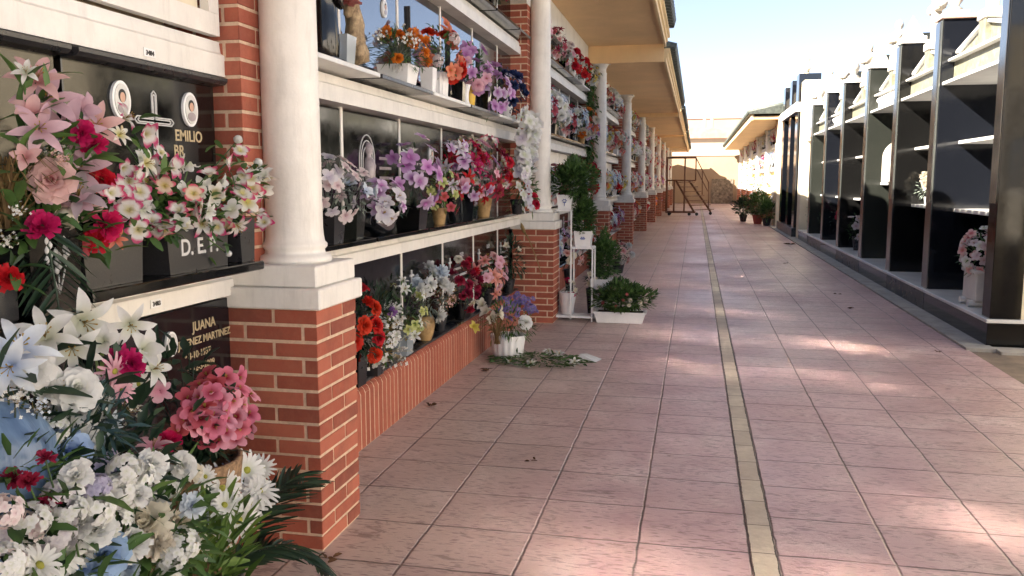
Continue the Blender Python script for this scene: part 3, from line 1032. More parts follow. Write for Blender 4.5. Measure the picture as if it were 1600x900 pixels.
def fl_daisy(r):
    m = MB()
    for lay in range(2):
        for i in range(15):
            petal_strip(m, 2 * PI * i / 15 + lay * .2 + r.uniform(-.06, .06), R(12 + lay * 26 + r.uniform(-8, 10)), R(-12 + lay * 22 + r.uniform(-20, 10)), 0.92 - lay * .2, 0.17, 0.08, lay * .03, 0.3, 4, [.5, .9, 1.0, 1.0, .5], 0.3, 1)
    m.lathe([(0.001, .02), (.15, .03), (.17, .08), (.10, .15), (.02, .17)], 0, 0, 10, 0.6, 2)
    return m
def fl_azalea(r):
    m = MB()
    for i in range(5):
        petal_strip(m, 2 * PI / 5 * i + r.uniform(-.12, .12), R(48), R(-8 + r.uniform(-10, 10)), 0.98, 0.72, 0.04, -0.12, 0.22, 5, [.25, .6, .95, 1.05, .9, .35], 0, 1, .02, r)
    for i in range(7):
        a = r.uniform(0, 6.28)
        m.tube([(0, 0, -.05), (.12 * math.cos(a), .12 * math.sin(a), .28)], [.015, .02], 4, 0.0, 1)
    return m
def fl_orchid(r):
    m = MB()
    for i in range(5):
        W = .8 if i in (1, 4) else .5
        petal_strip(m, PI / 2 + 2 * PI / 5 * i + r.uniform(-.1, .1), R(26), R(-6 + r.uniform(-12, 8)), 0.9, W, 0.04, 0, 0.15, 4, [.25, .8, 1.05, .95, .35], 0, 1, .02, r)
    petal_strip(m, -PI / 2, R(70), R(0), 0.5, 0.35, 0.02, 0, 0.6, 3, None, 0, 0.3)
    return m
def fl_puff(r):
    m = MB()
    for i in range(46):
        z = r.uniform(-.35, 1)
        a = r.uniform(0, 2 * PI)
        s = math.sqrt(max(0, 1 - z * z))
        n = Vector((s * math.cos(a), s * math.sin(a), z))
        sub = MB()
        for k in range(4):
            petal_strip(sub, PI / 2 * k + r.uniform(-.2, .2), R(30), R(-5), 0.25, 0.24, 0.01, 0, 0.1, 2, [.4, 1.0, .7], 0.3, 1)
        m.xf(Matrix.Translation(n * r.uniform(.68, .86)) @ n.to_track_quat('Z', 'Y').to_matrix().to_4x4(), sub, r.uniform(-.15, 0))
    return m
def fl_tiny(r):
    m = MB()
    for i in range(26):
        p = Vector((r.gauss(0, .5), r.gauss(0, .5), r.gauss(.2, .4)))
        m.tube([(0, 0, -.8), tuple(p)], .012, 3, .4, 1)
        sub = MB()
        for k in range(4):
            petal_strip(sub, PI / 2 * k, R(35), R(0), 0.16, 0.14, 0.01, 0, 0.1, 2, [.4, 1.0, .7], 0.4, 1)
        m.xf(Matrix.Translation(p) @ Euler((r.uniform(-1, 1), r.uniform(-1, 1), 0)).to_matrix().to_4x4(), sub)
    return m
def fl_bud(r):
    m = MB()
    for k in range(7):
        petal_strip(m, 2 * PI / 7 * k, R(85), R(75), 0.9, 0.85, 0.55, -.5, -0.1, 4, [.6, 1, 1, .8, .4], 0.2, 1)
        petal_strip(m, 2 * PI / 7 * k + .3, R(80), R(150), 0.9, 0.7, 0.5, -.2, -0.1, 4, [.6, 1, 1, .8, .4], 0.4, 1)
    m.lathe([(0.05, -.6), (.5, -.35), (.68, .1), (.5, .6), (.1, .8)], 0, 0, 12, 0.7)
    return m
def fl_cocks(r):
    m = MB()
    for i in range(60):
        a = r.uniform(0, 2 * PI)
        e = R(r.uniform(20, 90))
        petal_strip(m, a, e, e + R(r.uniform(-30, 30)), r.uniform(.6, .9), .22, .05, r.uniform(-.2, .1), r.uniform(-.4, .6), 2, [.4, 1, .8], 0, 1, .05, r)
    return m
FN = {'rose': fl_rose, 'carnation': fl_carnation, 'peony': fl_peony, 'lily': fl_lily, 'petalbig': fl_big, 'calla': fl_calla, 'daisy': fl_daisy, 'azalea': fl_azalea, 'orchid': fl_orchid, 'puff': fl_puff, 'tiny': fl_tiny, 'bud': fl_bud, 'cockscomb': fl_cocks}
PARTNAME = {'rose': 'rose', 'carnation': 'carnation', 'peony': 'peony', 'lily': 'lily', 'petalbig': 'magnolia', 'calla': 'calla_flower', 'daisy': 'daisy', 'azalea': 'azalea_flower', 'orchid': 'orchid', 'puff': 'hydrangea', 'tiny': 'small_blossom', 'bud': 'bud', 'cockscomb': 'cockscomb'}
CENT = petal_mat('centre', (0.35, 0.38, 0.05), (0.45, 0.45, 0.08))
STAM = petal_mat('stamen', (0.45, 0.30, 0.06), (0.5, 0.35, 0.08))
_fm, _fb = {}, {}
def flower_src(kind, v):
    if (kind, v) not in _fb:
        _fb[(kind, v)] = FN[kind](random.Random(hash_(kind) + v * 7))
    return _fb[(kind, v)]
def hash_(s):
    return sum(ord(c) * (i + 3) for i, c in enumerate(s))
def flower_mesh(kind, colour, v):
    k = (kind, colour, v)
    if k not in _fm:
        _fm[k] = flower_src(kind, v).mesh(PARTNAME[kind], [petal(colour), STAM, CENT])
    return _fm[k]
def face_rot(d, r, jit=0.35):
    d = Vector(d) + Vector((r.gauss(0, jit), r.gauss(0, jit), r.gauss(0, jit)))
    q = d.normalized().to_track_quat('Z', 'Y')
    return (q.to_matrix().to_4x4() @ Matrix.Rotation(r.uniform(0, 2 * PI), 4, 'Z')).to_euler()
def put_flower(parent, kind, colour, p, d, size, r, jit=0.35):
    return link(PARTNAME[kind], flower_mesh(kind, colour, r.randrange(2)), parent, p, face_rot(d, r, jit), (size,) * 3)

def leaf(mb, p, d, Lf, W, r, t=None, droop=0.4, nl=3):
    d = Vector(d).normalized()
    side = d.cross(Vector((0, 0, 1)))
    side = side.normalized() if side.length > 1e-3 else Vector((1, 0, 0))
    side = (side + Vector((r.gauss(0, .4), r.gauss(0, .4), r.gauss(0, .4)))).normalized()
    up = side.cross(d)
    vs = []
    q = Vector(p)
    t = r.random() if t is None else t
    tt = []
    for i in range(nl + 1):
        f = i / nl
        if i:
            q = q + (d + Vector((0, 0, -droop * f))).normalized() * Lf / nl
        wd = W * (math.sin(PI * min(.97, .1 + .85 * f)) ** .8) / 2
        for k in (-1, 0, 1):
            vs.append(tuple(q + side * k * wd + up * abs(k) * wd * .35))
            tt.append(min(1, t + (0 if k else .1)))
    fs = []
    for i in range(nl):
        for k in range(2):
            a = i * 3 + k
            fs.append((a, a + 1, a + 4, a + 3))
    mb.add(vs, fs, tt, 0, True)

def leaf_mass(r, c, rad, n, Lf, W, inner=0.3, droop=0.4, stems=8, stem_from=(0, 0, 0), updir=0.3):
    m = MB()
    c = Vector(c)
    for i in range(stems):
        a, b = r.uniform(0, 2 * PI), r.uniform(.2, .9)
        e = c + Vector((rad[0] * b * math.cos(a), rad[1] * b * math.sin(a), rad[2] * r.uniform(-.2, .8)))
        m.tube([stem_from, tuple((Vector(stem_from) + e) / 2 + Vector((0, 0, .02))), tuple(e)], [.003, .0022, .0015], 4, .3)
    for i in range(n):
        while True:
            u = Vector((r.uniform(-1, 1), r.uniform(-1, 1), r.uniform(-1, 1)))
            if inner < u.length < 1:
                break
        lump = 1 + .18 * math.sin(5 * u.x + 3 * u.z + c.y * 9) + .12 * math.sin(9 * u.y + 1.7)
        p = c + Vector((u.x * rad[0], u.y * rad[1], u.z * rad[2])) * lump
        d = u.normalized() + Vector((0, 0, updir)) + Vector((r.gauss(0, .35), r.gauss(0, .35), r.gauss(0, .35)))
        leaf(m, p, d, Lf * r.uniform(.6, 1.2), W * r.uniform(.7, 1.2), r, None, droop, 2)
    return m
def grass_mass(r, base, n, H, spread, W=0.006, arch=1.0):
    m = MB()
    for i in range(n):
        a = r.uniform(0, 2 * PI)
        s = r.uniform(.2, 1) * spread
        h = H * r.uniform(.5, 1)
        p = Vector(base) + Vector((r.gauss(0, .012), r.gauss(0, .012), 0))
        vs, tt = [], []
        t = r.random()
        nl = 6
        for k in range(nl + 1):
            f = k / nl
            q = p + Vector((math.cos(a) * s * f ** 1.4, math.sin(a) * s * f ** 1.4, h * (f - arch * .45 * f ** 3)))
            wd = W * (1 - .8 * f)
            sd = Vector((-math.sin(a), math.cos(a), 0)) * wd
            vs += [tuple(q - sd), tuple(q + sd)]
            tt += [t, t]
        m.add(vs, [(2 * k, 2 * k + 1, 2 * k + 3, 2 * k + 2) for k in range(nl)], tt, 0, True)
    return m
def frond(r, p0, p1, sag, n, Lf, W):
    # palm frond along an arched rib
    m = MB()
    p0, p1 = Vector(p0), Vector(p1)
    pts = []
    for i in range(12):
        f = i / 11
        pts.append(p0.lerp(p1, f) + Vector((0, 0, sag * 4 * f * (1 - f))))
    m.tube([tuple(p) for p in pts], [.005 * (1 - .8 * i / 11) for i in range(12)], 5, .7)
    for i in range(n):
        f = .12 + .86 * i / n
        k = min(10, int(f * 11))
        p = pts[k].lerp(pts[k + 1], f * 11 - k)
        d = (pts[k + 1] - pts[k]).normalized()
        s = d.cross(Vector((0, 0, 1))).normalized()
        for sg in (-1, 1):
            dd = d * (.7 + .5 * f) + s * sg + Vector((0, 0, .12 + r.gauss(0, .08)))
            leaf(m, p, dd, Lf * (1 - .55 * abs(f - .35)) * r.uniform(.85, 1.05), W, r, r.random(), .35, 4)
    return m

VASE = {
 'round': [(.55, 0), (.62, .02), (.85, .3), (1, .6), (.9, .85), (.8, 1), (.74, 1), (.6, .9)],
 'taper': [(.62, 0), (.64, .02), (.8, .5), (.98, .97), (1.0, 1), (.9, 1), (.85, .93)],
 'tall': [(.8, 0), (.82, .02), (.6, .25), (.62, .6), (.95, .97), (1.0, 1), (.88, 1), (.8, .9)],
 'bowl': [(.4, 0), (.45, .03), (.9, .3), (1.02, .6), (.9, .9), (.82, 1), (.74, 1), (.7, .9)],
 'ribbed': [(.8, 0), (.86, .04), (.92, .5), (1, .97), (1.0, 1), (.92, 1), (.88, .9)],
}
def vase_mb(kind, rad, h):
    m = MB()
    if kind == 'square':
        a, b = rad * .82, rad
        vs = []
        for (s_, z_) in ((a, 0), (b, h), (b * .9, h), (b * .85, h * .9)):
            vs += [(-s_, -s_, z_), (s_, -s_, z_), (s_, s_, z_), (-s_, s_, z_)]
        fs = [(3, 2, 1, 0)]
        for k in range(3):
            for i in range(4):
                fs.append((k * 4 + i, k * 4 + (i + 1) % 4, k * 4 + 4 + (i + 1) % 4, k * 4 + 4 + i))
        fs.append((12, 13, 14, 15))
        m.add(vs, fs)
    elif kind == 'trough':
        pass
    else:
        m.lathe([(r_ * rad, z_ * h) for r_, z_ in VASE[kind]], 0, 0, 28 if kind != 'ribbed' else 64, rib=.035 if kind == 'ribbed' else 0, nr=16 if kind == 'ribbed' else 0)
    return m
def trough_mb(hx, hy, h):
    m = MB()
    vs = []
    for (s_, z_) in ((.88, 0), (1, h * .86), (1.04, h * .86), (1.04, h), (.94, h), (.92, h * .88)):
        vs += [(-hx * s_, -hy * s_, z_), (hx * s_, -hy * s_, z_), (hx * s_, hy * s_, z_), (-hx * s_, hy * s_, z_)]
    fs = [(3, 2, 1, 0)]
    for k in range(5):
        for i in range(4):
            fs.append((k * 4 + i, k * 4 + (i + 1) % 4, k * 4 + 4 + (i + 1) % 4, k * 4 + 4 + i))
    fs.append((20, 21, 22, 23))
    m.add(vs, fs)
    return m

def dome_points(r, n, rad, bias):
    # evenly spread points on the visible half of a bouquet
    out = []
    k = 0
    tries = 0
    while len(out) < n and tries < n * 60:
        tries += 1
        u = Vector((r.gauss(0, 1), r.gauss(0, 1), r.gauss(0, 1))).normalized()
        if u.dot(Vector(bias)) < -0.15:
            continue
        p = Vector((u.x * rad[0], u.y * rad[1], u.z * rad[2])) * r.uniform(.78, 1.05)
        if all((p - q).length > 1.35 * min(rad) / math.sqrt(n) * (1 - tries / (n * 80)) for q, _ in out):
            out.append((p, u))
    return out

def bouquet(name, label, loc, vase, leafm, flowers, rad, cz=None, group='flower arrangements in the near bay', seed=1, nleaf=130, Lf=0.05, W=0.018, cat='flowers', off=(0.03, -0.01), fullness=1.0, parts=True, grass=None):
    """vase = (kind, material, radius, height); flowers = [(kind, colour, size, count), ...]"""
    r = random.Random(seed * 31 + 5)
    t = thing(name, label, cat, loc, 0, group)
    vk, vm, vr, vh = vase
    obj('vase', vase_mb(vk, vr, vh), M[vm], t)
    c = Vector((off[0], off[1], vh + (rad[2] * .62 if cz is None else cz)))
    lm = leaf_mass(r, c, (rad[0] * .86, rad[1] * .86, rad[2] * .86), nleaf, Lf, W, stem_from=(0, 0, vh * .8))
    if leafm:
        obj('foliage', lm, M[leafm], t)
    if grass:
        obj('grass_blades', grass_mass(r, (0, 0, vh), 70, grass[0], grass[1]), M[grass[2]], t)
    tot = sum(f[3] for f in flowers)
    pts = dome_points(r, tot, rad, (.75, -.35, .45))
    r.shuffle(pts)
    lst = [(k, co, s) for (k, co, s, n) in flowers for _ in range(n)]
    for (p, u), (k, co, s) in zip(pts, lst):
        put_flower(t, k, co, c + p, u + Vector((.4, -.25, .25)), s * r.uniform(.85, 1.12), r)
    return t

# ---- the near bouquets: each flower at its own place
NEAR={}
NEAR['lily_vase']=[(-1.563,1.912,1.57,0.039,'orchid','lavpink'),(-1.588,1.822,1.473,0.041,'orchid','lavpink'),(-1.53,1.724,1.556,0.033,'calla','pinkpale'),(-1.549,1.918,1.443,0.039,'orchid','lavpink'),(-1.594,1.904,1.456,0.039,'calla','blush'),(-1.586,1.998,1.42,0.036,'calla','blush'),(-1.588,2.117,1.416,0.038,'orchid','pinkwhite'),(-1.538,1.763,1.669,0.044,'calla','pinkpale'),(-1.55,1.965,1.686,0.043,'calla','lavpink'),(-1.59,1.946,1.329,0.036,'orchid','pinkdk'),(-1.541,2.034,1.471,0.033,'calla','whitemag'),(-1.554,1.805,1.752,0.058,'lily','pinkpale'),(-1.583,1.871,1.71,0.07,'lily','lavpink'),(-1.566,1.897,1.625,0.077,'lily','lavpink'),(-1.511,1.752,1.624,0.056,'lily','lavpink'),(-1.596,2.056,1.652,0.063,'lily','pinkpale'),(-1.586,1.956,1.535,0.072,'lily','lavpink'),(-1.551,1.915,1.472,0.067,'lily','lavgrey'),(-1.526,1.912,1.621,0.033,'carnation','magenta'),(-1.518,1.941,1.59,0.035,'carnation','magenta'),(-1.57,1.935,1.61,0.025,'carnation','magenta'),(-1.533,1.804,1.502,0.046,'rose','blush'),(-1.598,2.072,1.503,0.037,'carnation','crimson'),(-1.571,1.893,1.407,0.035,'bud','cream'),(-1.524,1.752,1.391,0.04,'carnation','magenta'),(-1.543,2.006,1.383,0.043,'carnation','magenta'),(-1.565,1.985,1.339,0.036,'carnation','crimson'),(-1.55,2.053,1.345,0.029,'lily','coral'),(-1.561,1.682,1.276,0.033,'carnation','red'),(-1.555,1.854,1.576,0.024,'tiny','white'),(-1.522,1.683,1.431,0.019,'tiny','white'),(-1.512,1.816,1.551,0.024,'tiny','blush'),(-1.59,1.714,1.366,0.02,'tiny','white'),(-1.534,1.747,1.756,0.027,'lily','white')]
NEAR['planter_mix']=[(-1.556,2.104,1.63,0.028,'lily','whiteyel'),(-1.589,2.189,1.684,0.04,'lily','whitemag'),(-1.6,2.283,1.638,0.039,'calla','whitemag'),(-1.613,2.362,1.586,0.031,'orchid','whitemag'),(-1.602,2.253,1.57,0.029,'calla','white'),(-1.592,2.163,1.534,0.034,'calla','whitemag'),(-1.589,2.217,1.468,0.037,'orchid','whitemag'),(-1.639,2.364,1.508,0.034,'calla','whitemag'),(-1.55,2.329,1.543,0.041,'calla','whitemag'),(-1.622,2.532,1.55,0.031,'calla','white'),(-1.595,2.598,1.528,0.037,'calla','whitemag'),(-1.63,2.418,1.466,0.036,'calla','whitemag'),(-1.587,2.432,1.464,0.036,'calla','white'),(-1.643,2.637,1.476,0.045,'calla','white'),(-1.616,2.716,1.497,0.032,'calla','white'),(-1.612,2.294,1.425,0.028,'calla','white'),(-1.619,2.439,1.391,0.041,'calla','pinkyel'),(-1.601,2.514,1.393,0.039,'calla','whitemag'),(-1.634,2.665,1.412,0.037,'calla','whitemag'),(-1.601,2.674,1.449,0.045,'calla','whitemag'),(-1.57,2.689,1.401,0.04,'orchid','white'),(-1.587,2.82,1.424,0.048,'orchid','whiteyel'),(-1.553,2.117,1.419,0.039,'orchid','whitemag'),(-1.555,2.154,1.362,0.038,'orchid','whitemag'),(-1.602,2.453,1.357,0.035,'calla','whiteyel'),(-1.603,2.563,1.358,0.043,'lily','whitemag'),(-1.574,2.603,1.347,0.035,'orchid','whitemag'),(-1.562,2.717,1.339,0.047,'lily','whitemag'),(-1.596,2.874,1.472,0.043,'orchid','pinkyel'),(-1.583,2.929,1.466,0.042,'calla','whiteyel'),(-1.581,2.886,1.394,0.042,'lily','whitemag'),(-1.599,3.004,1.517,0.036,'calla','whiteyel'),(-1.599,2.815,1.514,0.047,'calla','whitemag'),(-1.61,2.744,1.569,0.033,'calla','whitemag'),(-1.605,2.938,1.54,0.049,'lily','white'),(-1.603,2.817,1.607,0.035,'orchid','whitemag'),(-1.57,2.304,1.363,0.036,'orchid','whitemag'),(-1.634,3.028,1.345,0.042,'calla','whitemag'),(-1.638,2.332,1.503,0.039,'calla','whiteyel'),(-1.558,2.097,1.477,0.038,'calla','whitemag'),(-1.599,2.318,1.359,0.041,'calla','whitemag'),(-1.58,2.216,1.413,0.028,'calla','white'),(-1.558,2.172,1.522,0.029,'calla','whitemag'),(-1.576,2.925,1.523,0.043,'calla','white'),(-1.593,2.63,1.457,0.04,'calla','whiteyel'),(-1.555,2.438,1.46,0.034,'orchid','pinkyel'),(-1.588,2.273,1.384,0.034,'calla','whitemag'),(-1.605,2.247,1.511,0.035,'calla','whiteyel'),(-1.632,2.249,1.511,0.033,'calla','whiteyel'),(-1.634,2.506,1.367,0.036,'calla','white'),(-1.571,2.398,1.553,0.034,'calla','whiteyel'),(-1.56,2.296,1.344,0.028,'calla','pinkyel'),(-1.614,2.239,1.442,0.041,'calla','white'),(-1.597,2.43,1.411,0.031,'lily','pinkyel'),(-1.582,2.391,1.411,0.034,'calla','whitemag'),(-1.589,2.522,1.418,0.037,'orchid','whitemag'),(-1.622,2.922,1.427,0.049,'calla','whitemag'),(-1.559,2.226,1.553,0.037,'lily','whiteyel'),(-1.595,2.899,1.461,0.039,'orchid','whitemag'),(-1.579,2.267,1.366,0.037,'orchid','white'),(-1.581,2.565,1.398,0.034,'calla','white'),(-1.606,2.875,1.511,0.044,'orchid','whiteyel'),(-1.58,2.394,1.372,0.031,'calla','white'),(-1.631,2.31,1.397,0.033,'calla','whiteyel'),(-1.595,2.222,1.42,0.035,'calla','white'),(-1.585,2.676,1.348,0.043,'calla','pinkyel'),(-1.587,2.789,1.455,0.047,'orchid','whitemag'),(-1.621,2.328,1.541,0.04,'calla','whitemag'),(-1.632,2.584,1.464,0.031,'orchid','whiteyel'),(-1.64,2.266,1.375,0.029,'calla','pinkyel'),(-1.638,2.583,1.415,0.034,'calla','whiteyel'),(-1.632,2.374,1.524,0.042,'calla','whitemag'),(-1.601,2.19,1.503,0.029,'lily','whitemag'),(-1.593,2.344,1.486,0.034,'orchid','pinkyel'),(-1.579,2.765,1.645,0.018,'bud','white'),(-1.606,2.948,1.569,0.019,'bud','white'),(-1.573,2.661,1.252,0.013,'bud','white')]
NEAR['lily_heap']=[(-1.467,1.562,0.977,0.035,'daisy','whiteblue'),(-1.435,1.635,1.023,0.041,'carnation','white'),(-1.458,1.524,1.052,0.046,'lily','whiteblue'),(-1.418,1.656,1.037,0.035,'lily','white'),(-1.413,1.62,0.938,0.035,'puff','white'),(-1.412,1.689,0.967,0.039,'carnation','white'),(-1.426,1.746,0.872,0.033,'carnation','whiteblue'),(-1.433,1.808,0.803,0.034,'puff','lavender'),(-1.437,1.584,0.876,0.029,'carnation','bluepale'),(-1.459,1.939,0.898,0.029,'tiny','whiteyel'),(-1.451,1.972,0.96,0.039,'daisy','white'),(-1.421,2.025,0.931,0.036,'orchid','pinklt'),(-1.413,1.537,1.149,0.07,'lily','whiteblue'),(-1.46,1.665,1.153,0.064,'lily','white'),(-1.385,1.475,1.115,0.056,'lily','whiteblue'),(-1.467,1.812,1.151,0.071,'lily','white'),(-1.457,1.745,1.1,0.059,'lily','white'),(-1.425,1.812,1.104,0.043,'calla','white'),(-1.437,1.94,1.123,0.052,'lily','white'),(-1.418,1.975,1.057,0.053,'calla','white'),(-1.401,1.988,1.003,0.046,'lily','white'),(-1.411,1.565,1.094,0.04,'rose','white'),(-1.391,1.674,1.022,0.045,'rose','white'),(-1.423,1.845,1.025,0.046,'daisy','pinklt'),(-1.402,1.886,1.037,0.038,'carnation','magenta'),(-1.428,1.884,1.049,0.034,'lily','magenta'),(-1.457,1.689,0.957,0.043,'daisy','white'),(-1.463,1.775,0.925,0.047,'daisy','white'),(-1.452,1.81,0.958,0.041,'daisy','white'),(-1.426,1.715,0.897,0.043,'daisy','white'),(-1.442,1.824,0.987,0.034,'daisy','white'),(-1.414,1.858,0.972,0.031,'daisy','pinklt'),(-1.403,1.644,0.88,0.047,'rose','blue'),(-1.378,1.702,0.802,0.046,'puff','lavender'),(-1.455,1.843,0.882,0.042,'daisy','whiteblue'),(-1.374,1.475,1.047,0.024,'tiny','white'),(-1.47,1.618,1.043,0.032,'lily','white'),(-1.381,1.542,1.009,0.021,'tiny','whiteblue')]
NEAR['azalea']=[(-1.411,2.321,0.799,0.037,'azalea','pinkdeep'),(-1.414,2.266,0.796,0.037,'azalea','pink'),(-1.417,2.312,0.835,0.037,'azalea','pink'),(-1.42,2.348,0.758,0.038,'azalea','pink'),(-1.422,2.239,0.828,0.036,'azalea','pinkdk'),(-1.425,2.394,0.807,0.038,'azalea','pink'),(-1.429,2.295,0.751,0.037,'azalea','pinkdeep'),(-1.431,2.286,0.859,0.037,'azalea','pinkdeep'),(-1.433,2.432,0.745,0.039,'azalea','pink'),(-1.435,2.231,0.796,0.036,'azalea','pinkdk'),(-1.44,2.398,0.842,0.038,'azalea','pink'),(-1.443,2.379,0.709,0.038,'azalea','pink'),(-1.444,2.242,0.856,0.036,'azalea','pink'),(-1.446,2.492,0.769,0.039,'azalea','pink'),(-1.451,2.275,0.741,0.037,'azalea','pink'),(-1.455,2.354,0.874,0.037,'azalea','pinkdk'),(-1.455,2.483,0.692,0.04,'azalea','pinkdeep'),(-1.456,2.22,0.82,0.036,'azalea','pinkdeep'),(-1.461,2.501,0.819,0.039,'azalea','pinkdeep'),(-1.466,2.369,0.683,0.038,'azalea','pink'),(-1.467,2.287,0.88,0.037,'azalea','pinkdk'),(-1.467,2.568,0.715,0.04,'azalea','pinkdeep'),(-1.471,2.248,0.757,0.037,'azalea','pink'),(-1.478,2.452,0.868,0.039,'azalea','pinkdeep'),(-1.479,2.495,0.647,0.04,'azalea','pink'),(-1.478,2.235,0.851,0.036,'azalea','pinkdk'),(-1.481,2.602,0.772,0.041,'azalea','pink'),(-1.489,2.337,0.682,0.038,'azalea','pinkdk'),(-1.492,2.367,0.894,0.038,'azalea','pinkdk'),(-1.489,2.614,0.654,0.041,'azalea','pink'),(-1.491,2.232,0.788,0.037,'azalea','pinkdeep'),(-1.499,2.568,0.841,0.04,'azalea','pinkdeep'),(-1.5,2.095,0.756,0.046,'lily','pinklt'),(-1.5,2.164,0.739,0.037,'carnation','magenta'),(-1.5,2.213,0.759,0.032,'azalea','pinkdk')]
NEAR['white_heap']=[(-1.297,1.63,0.788,0.041,'carnation','white'),(-1.27,1.566,0.828,0.036,'puff','lavender'),(-1.3,1.748,0.792,0.043,'puff','white'),(-1.366,1.952,0.689,0.04,'puff','white'),(-1.307,1.495,0.837,0.036,'puff','lavwhite'),(-1.308,1.604,0.714,0.044,'carnation','white'),(-1.315,1.731,0.628,0.044,'carnation','white'),(-1.276,1.878,0.568,0.046,'puff','white'),(-1.365,1.608,0.661,0.045,'carnation','white'),(-1.368,1.897,0.656,0.043,'carnation','white'),(-1.298,1.411,0.816,0.041,'puff','white'),(-1.36,1.402,0.787,0.045,'puff','lavwhite'),(-1.356,1.443,0.735,0.039,'carnation','white'),(-1.288,1.946,0.644,0.036,'carnation','whiteblue'),(-1.334,2.036,0.494,0.038,'tiny','whiteyel'),(-1.282,1.679,0.833,0.043,'puff','white'),(-1.29,1.664,0.787,0.044,'puff','white'),(-1.304,1.804,0.8,0.042,'carnation','white'),(-1.334,1.98,0.738,0.039,'carnation','white'),(-1.362,2.065,0.69,0.03,'carnation','cream'),(-1.272,1.514,0.876,0.036,'carnation','white'),(-1.283,1.568,0.783,0.049,'puff','white'),(-1.278,1.495,0.804,0.039,'puff','white'),(-1.319,1.684,0.703,0.042,'puff','white'),(-1.342,1.826,0.632,0.066,'peony','cream'),(-1.307,1.817,0.591,0.041,'peony','cream'),(-1.328,1.656,0.634,0.047,'rose','blue'),(-1.351,1.604,0.621,0.036,'rose','blue'),(-1.359,1.771,0.548,0.031,'rose','bluepale'),(-1.329,1.504,0.753,0.052,'puff','lavwhite'),(-1.355,1.548,0.677,0.054,'daisy','white'),(-1.343,1.416,0.782,0.051,'puff','pinkwhite'),(-1.272,1.313,0.774,0.042,'puff','white'),(-1.277,1.396,0.729,0.055,'daisy','white'),(-1.281,1.842,0.549,0.042,'puff','white'),(-1.319,1.879,0.485,0.043,'puff','white'),(-1.294,1.406,0.902,0.029,'cockscomb','wine'),(-1.354,1.43,0.895,0.026,'cockscomb','wine'),(-1.308,1.468,0.831,0.027,'cockscomb','wine'),(-1.273,1.432,0.943,0.023,'cockscomb','wine'),(-1.291,1.339,0.865,0.037,'puff','pinkwhite'),(-1.271,1.706,0.762,0.029,'carnation','white'),(-1.307,1.555,0.749,0.034,'carnation','white')]
NEAR['daisy_pot']=[(-1.46,2.365,0.528,0.076,'daisy','white'),(-1.488,2.573,0.512,0.072,'daisy','white'),(-1.463,2.284,0.592,0.041,'daisy','white'),(-1.407,2.293,0.501,0.057,'daisy','white'),(-1.437,2.498,0.43,0.075,'daisy','white'),(-1.428,2.406,0.408,0.073,'daisy','white'),(-1.41,2.515,0.464,0.066,'daisy','white'),(-1.46,2.633,0.505,0.045,'daisy','white'),(-1.476,2.286,0.446,0.058,'daisy','whiteblue'),(-1.401,2.111,0.494,0.035,'tiny','whiteyel'),(-1.43,2.304,0.39,0.038,'tiny','whiteyel'),(-1.487,2.47,0.526,0.048,'daisy','whiteblue'),(-1.42,2.08,0.534,0.039,'carnation','cream')]

def near_thing(key, name, label, base, vase, leafm, leaves, face, group='bouquets heaped in the foreground', seed=3, cat='flowers', jit=.3, stem=None):
    r = random.Random(seed)
    t = thing(name, label, cat, base, 0, group)
    if vase is not None:
        vk, vm, vr, vh = vase
        obj('vase', vase_mb(vk, vr, vh), M[vm], t)
    b = Vector(base)
    top = Vector((0, 0, vase[3] * .8 if vase else 0))
    if stem:
        top = Vector(stem)
    rows = NEAR[key]
    if leafm:
        lm = MB()
        for (x, y, z, s, k, c) in rows:
            p = Vector((x, y, z)) - b
            back = p - Vector(face).normalized() * s * .5
            lm.tube([tuple(top), tuple(top.lerp(back, .5) + Vector((0, 0, .02))), tuple(back)], [.004, .003, .002], 5, r.random())
            for q in range(leaves[0]):
                f = r.uniform(.35, 1.0)
                o = top.lerp(back, f) + Vector((r.gauss(0, .02), r.gauss(0, .02), r.gauss(0, .02)))
                d = (back - top).normalized() * .5 + Vector((r.gauss(0, .6), r.gauss(0, .6), r.gauss(.15, .5))) + Vector(face) * .3
                leaf(lm, o, d, leaves[1] * r.uniform(.6, 1.2), leaves[2] * r.uniform(.7, 1.1), r, None, .5, 3)
        obj('foliage', lm, M[leafm], t)
    for (x, y, z, s, k, c) in rows:
        put_flower(t, k, c, Vector((x, y, z)) - b, Vector(face), s * 1.12, r, jit)
    return t

F1 = (.72, -.62, .3)
# A: tall pink bouquet in the dark vase with the wheat emblem
ta = near_thing('lily_vase', 'flower_vase', 'tall pale pink lilies, magenta carnations and dry grasses in a dark vase with wheat emblem', (-1.66, 1.85, 1.165), ('square', 'granite', 0.095, 0.22), 'leaf', (7, .085, .03), F1, seed=5)
for i, (a, b) in enumerate((((0, -.09, .30), (-.02, -.28, .50)),)):
    pass
r = random.Random(9)
obj('dry_grass', grass_mass(r, (0.0, -0.07, .2), 230, .42, .26, .004, 1.3), M['leaf_dry'], ta)
obj('palm_leaf', frond(r, (0.07, -0.02, .24), (0.14, -0.05, -0.12), .05, 16, .15, .014), M['leaf_dark'], ta)
m = MB()
for i, (yy, zz) in enumerate(((-.03, .10), (0, .07), (.03, .10))):
    for k in range(5):
        m.lathe([(0.001, 0), (.006, .006), (.007, .012), (.001, .022)], 0, yy + (.006 if k % 2 else -.006), 6, z0=zz + k * .012)
    m.tube([(0, 0, .02), (0, yy, zz)], .002, 4)
obj('wheat_emblem', m, M['silver'], ta, (0.091, 0, 0.03))
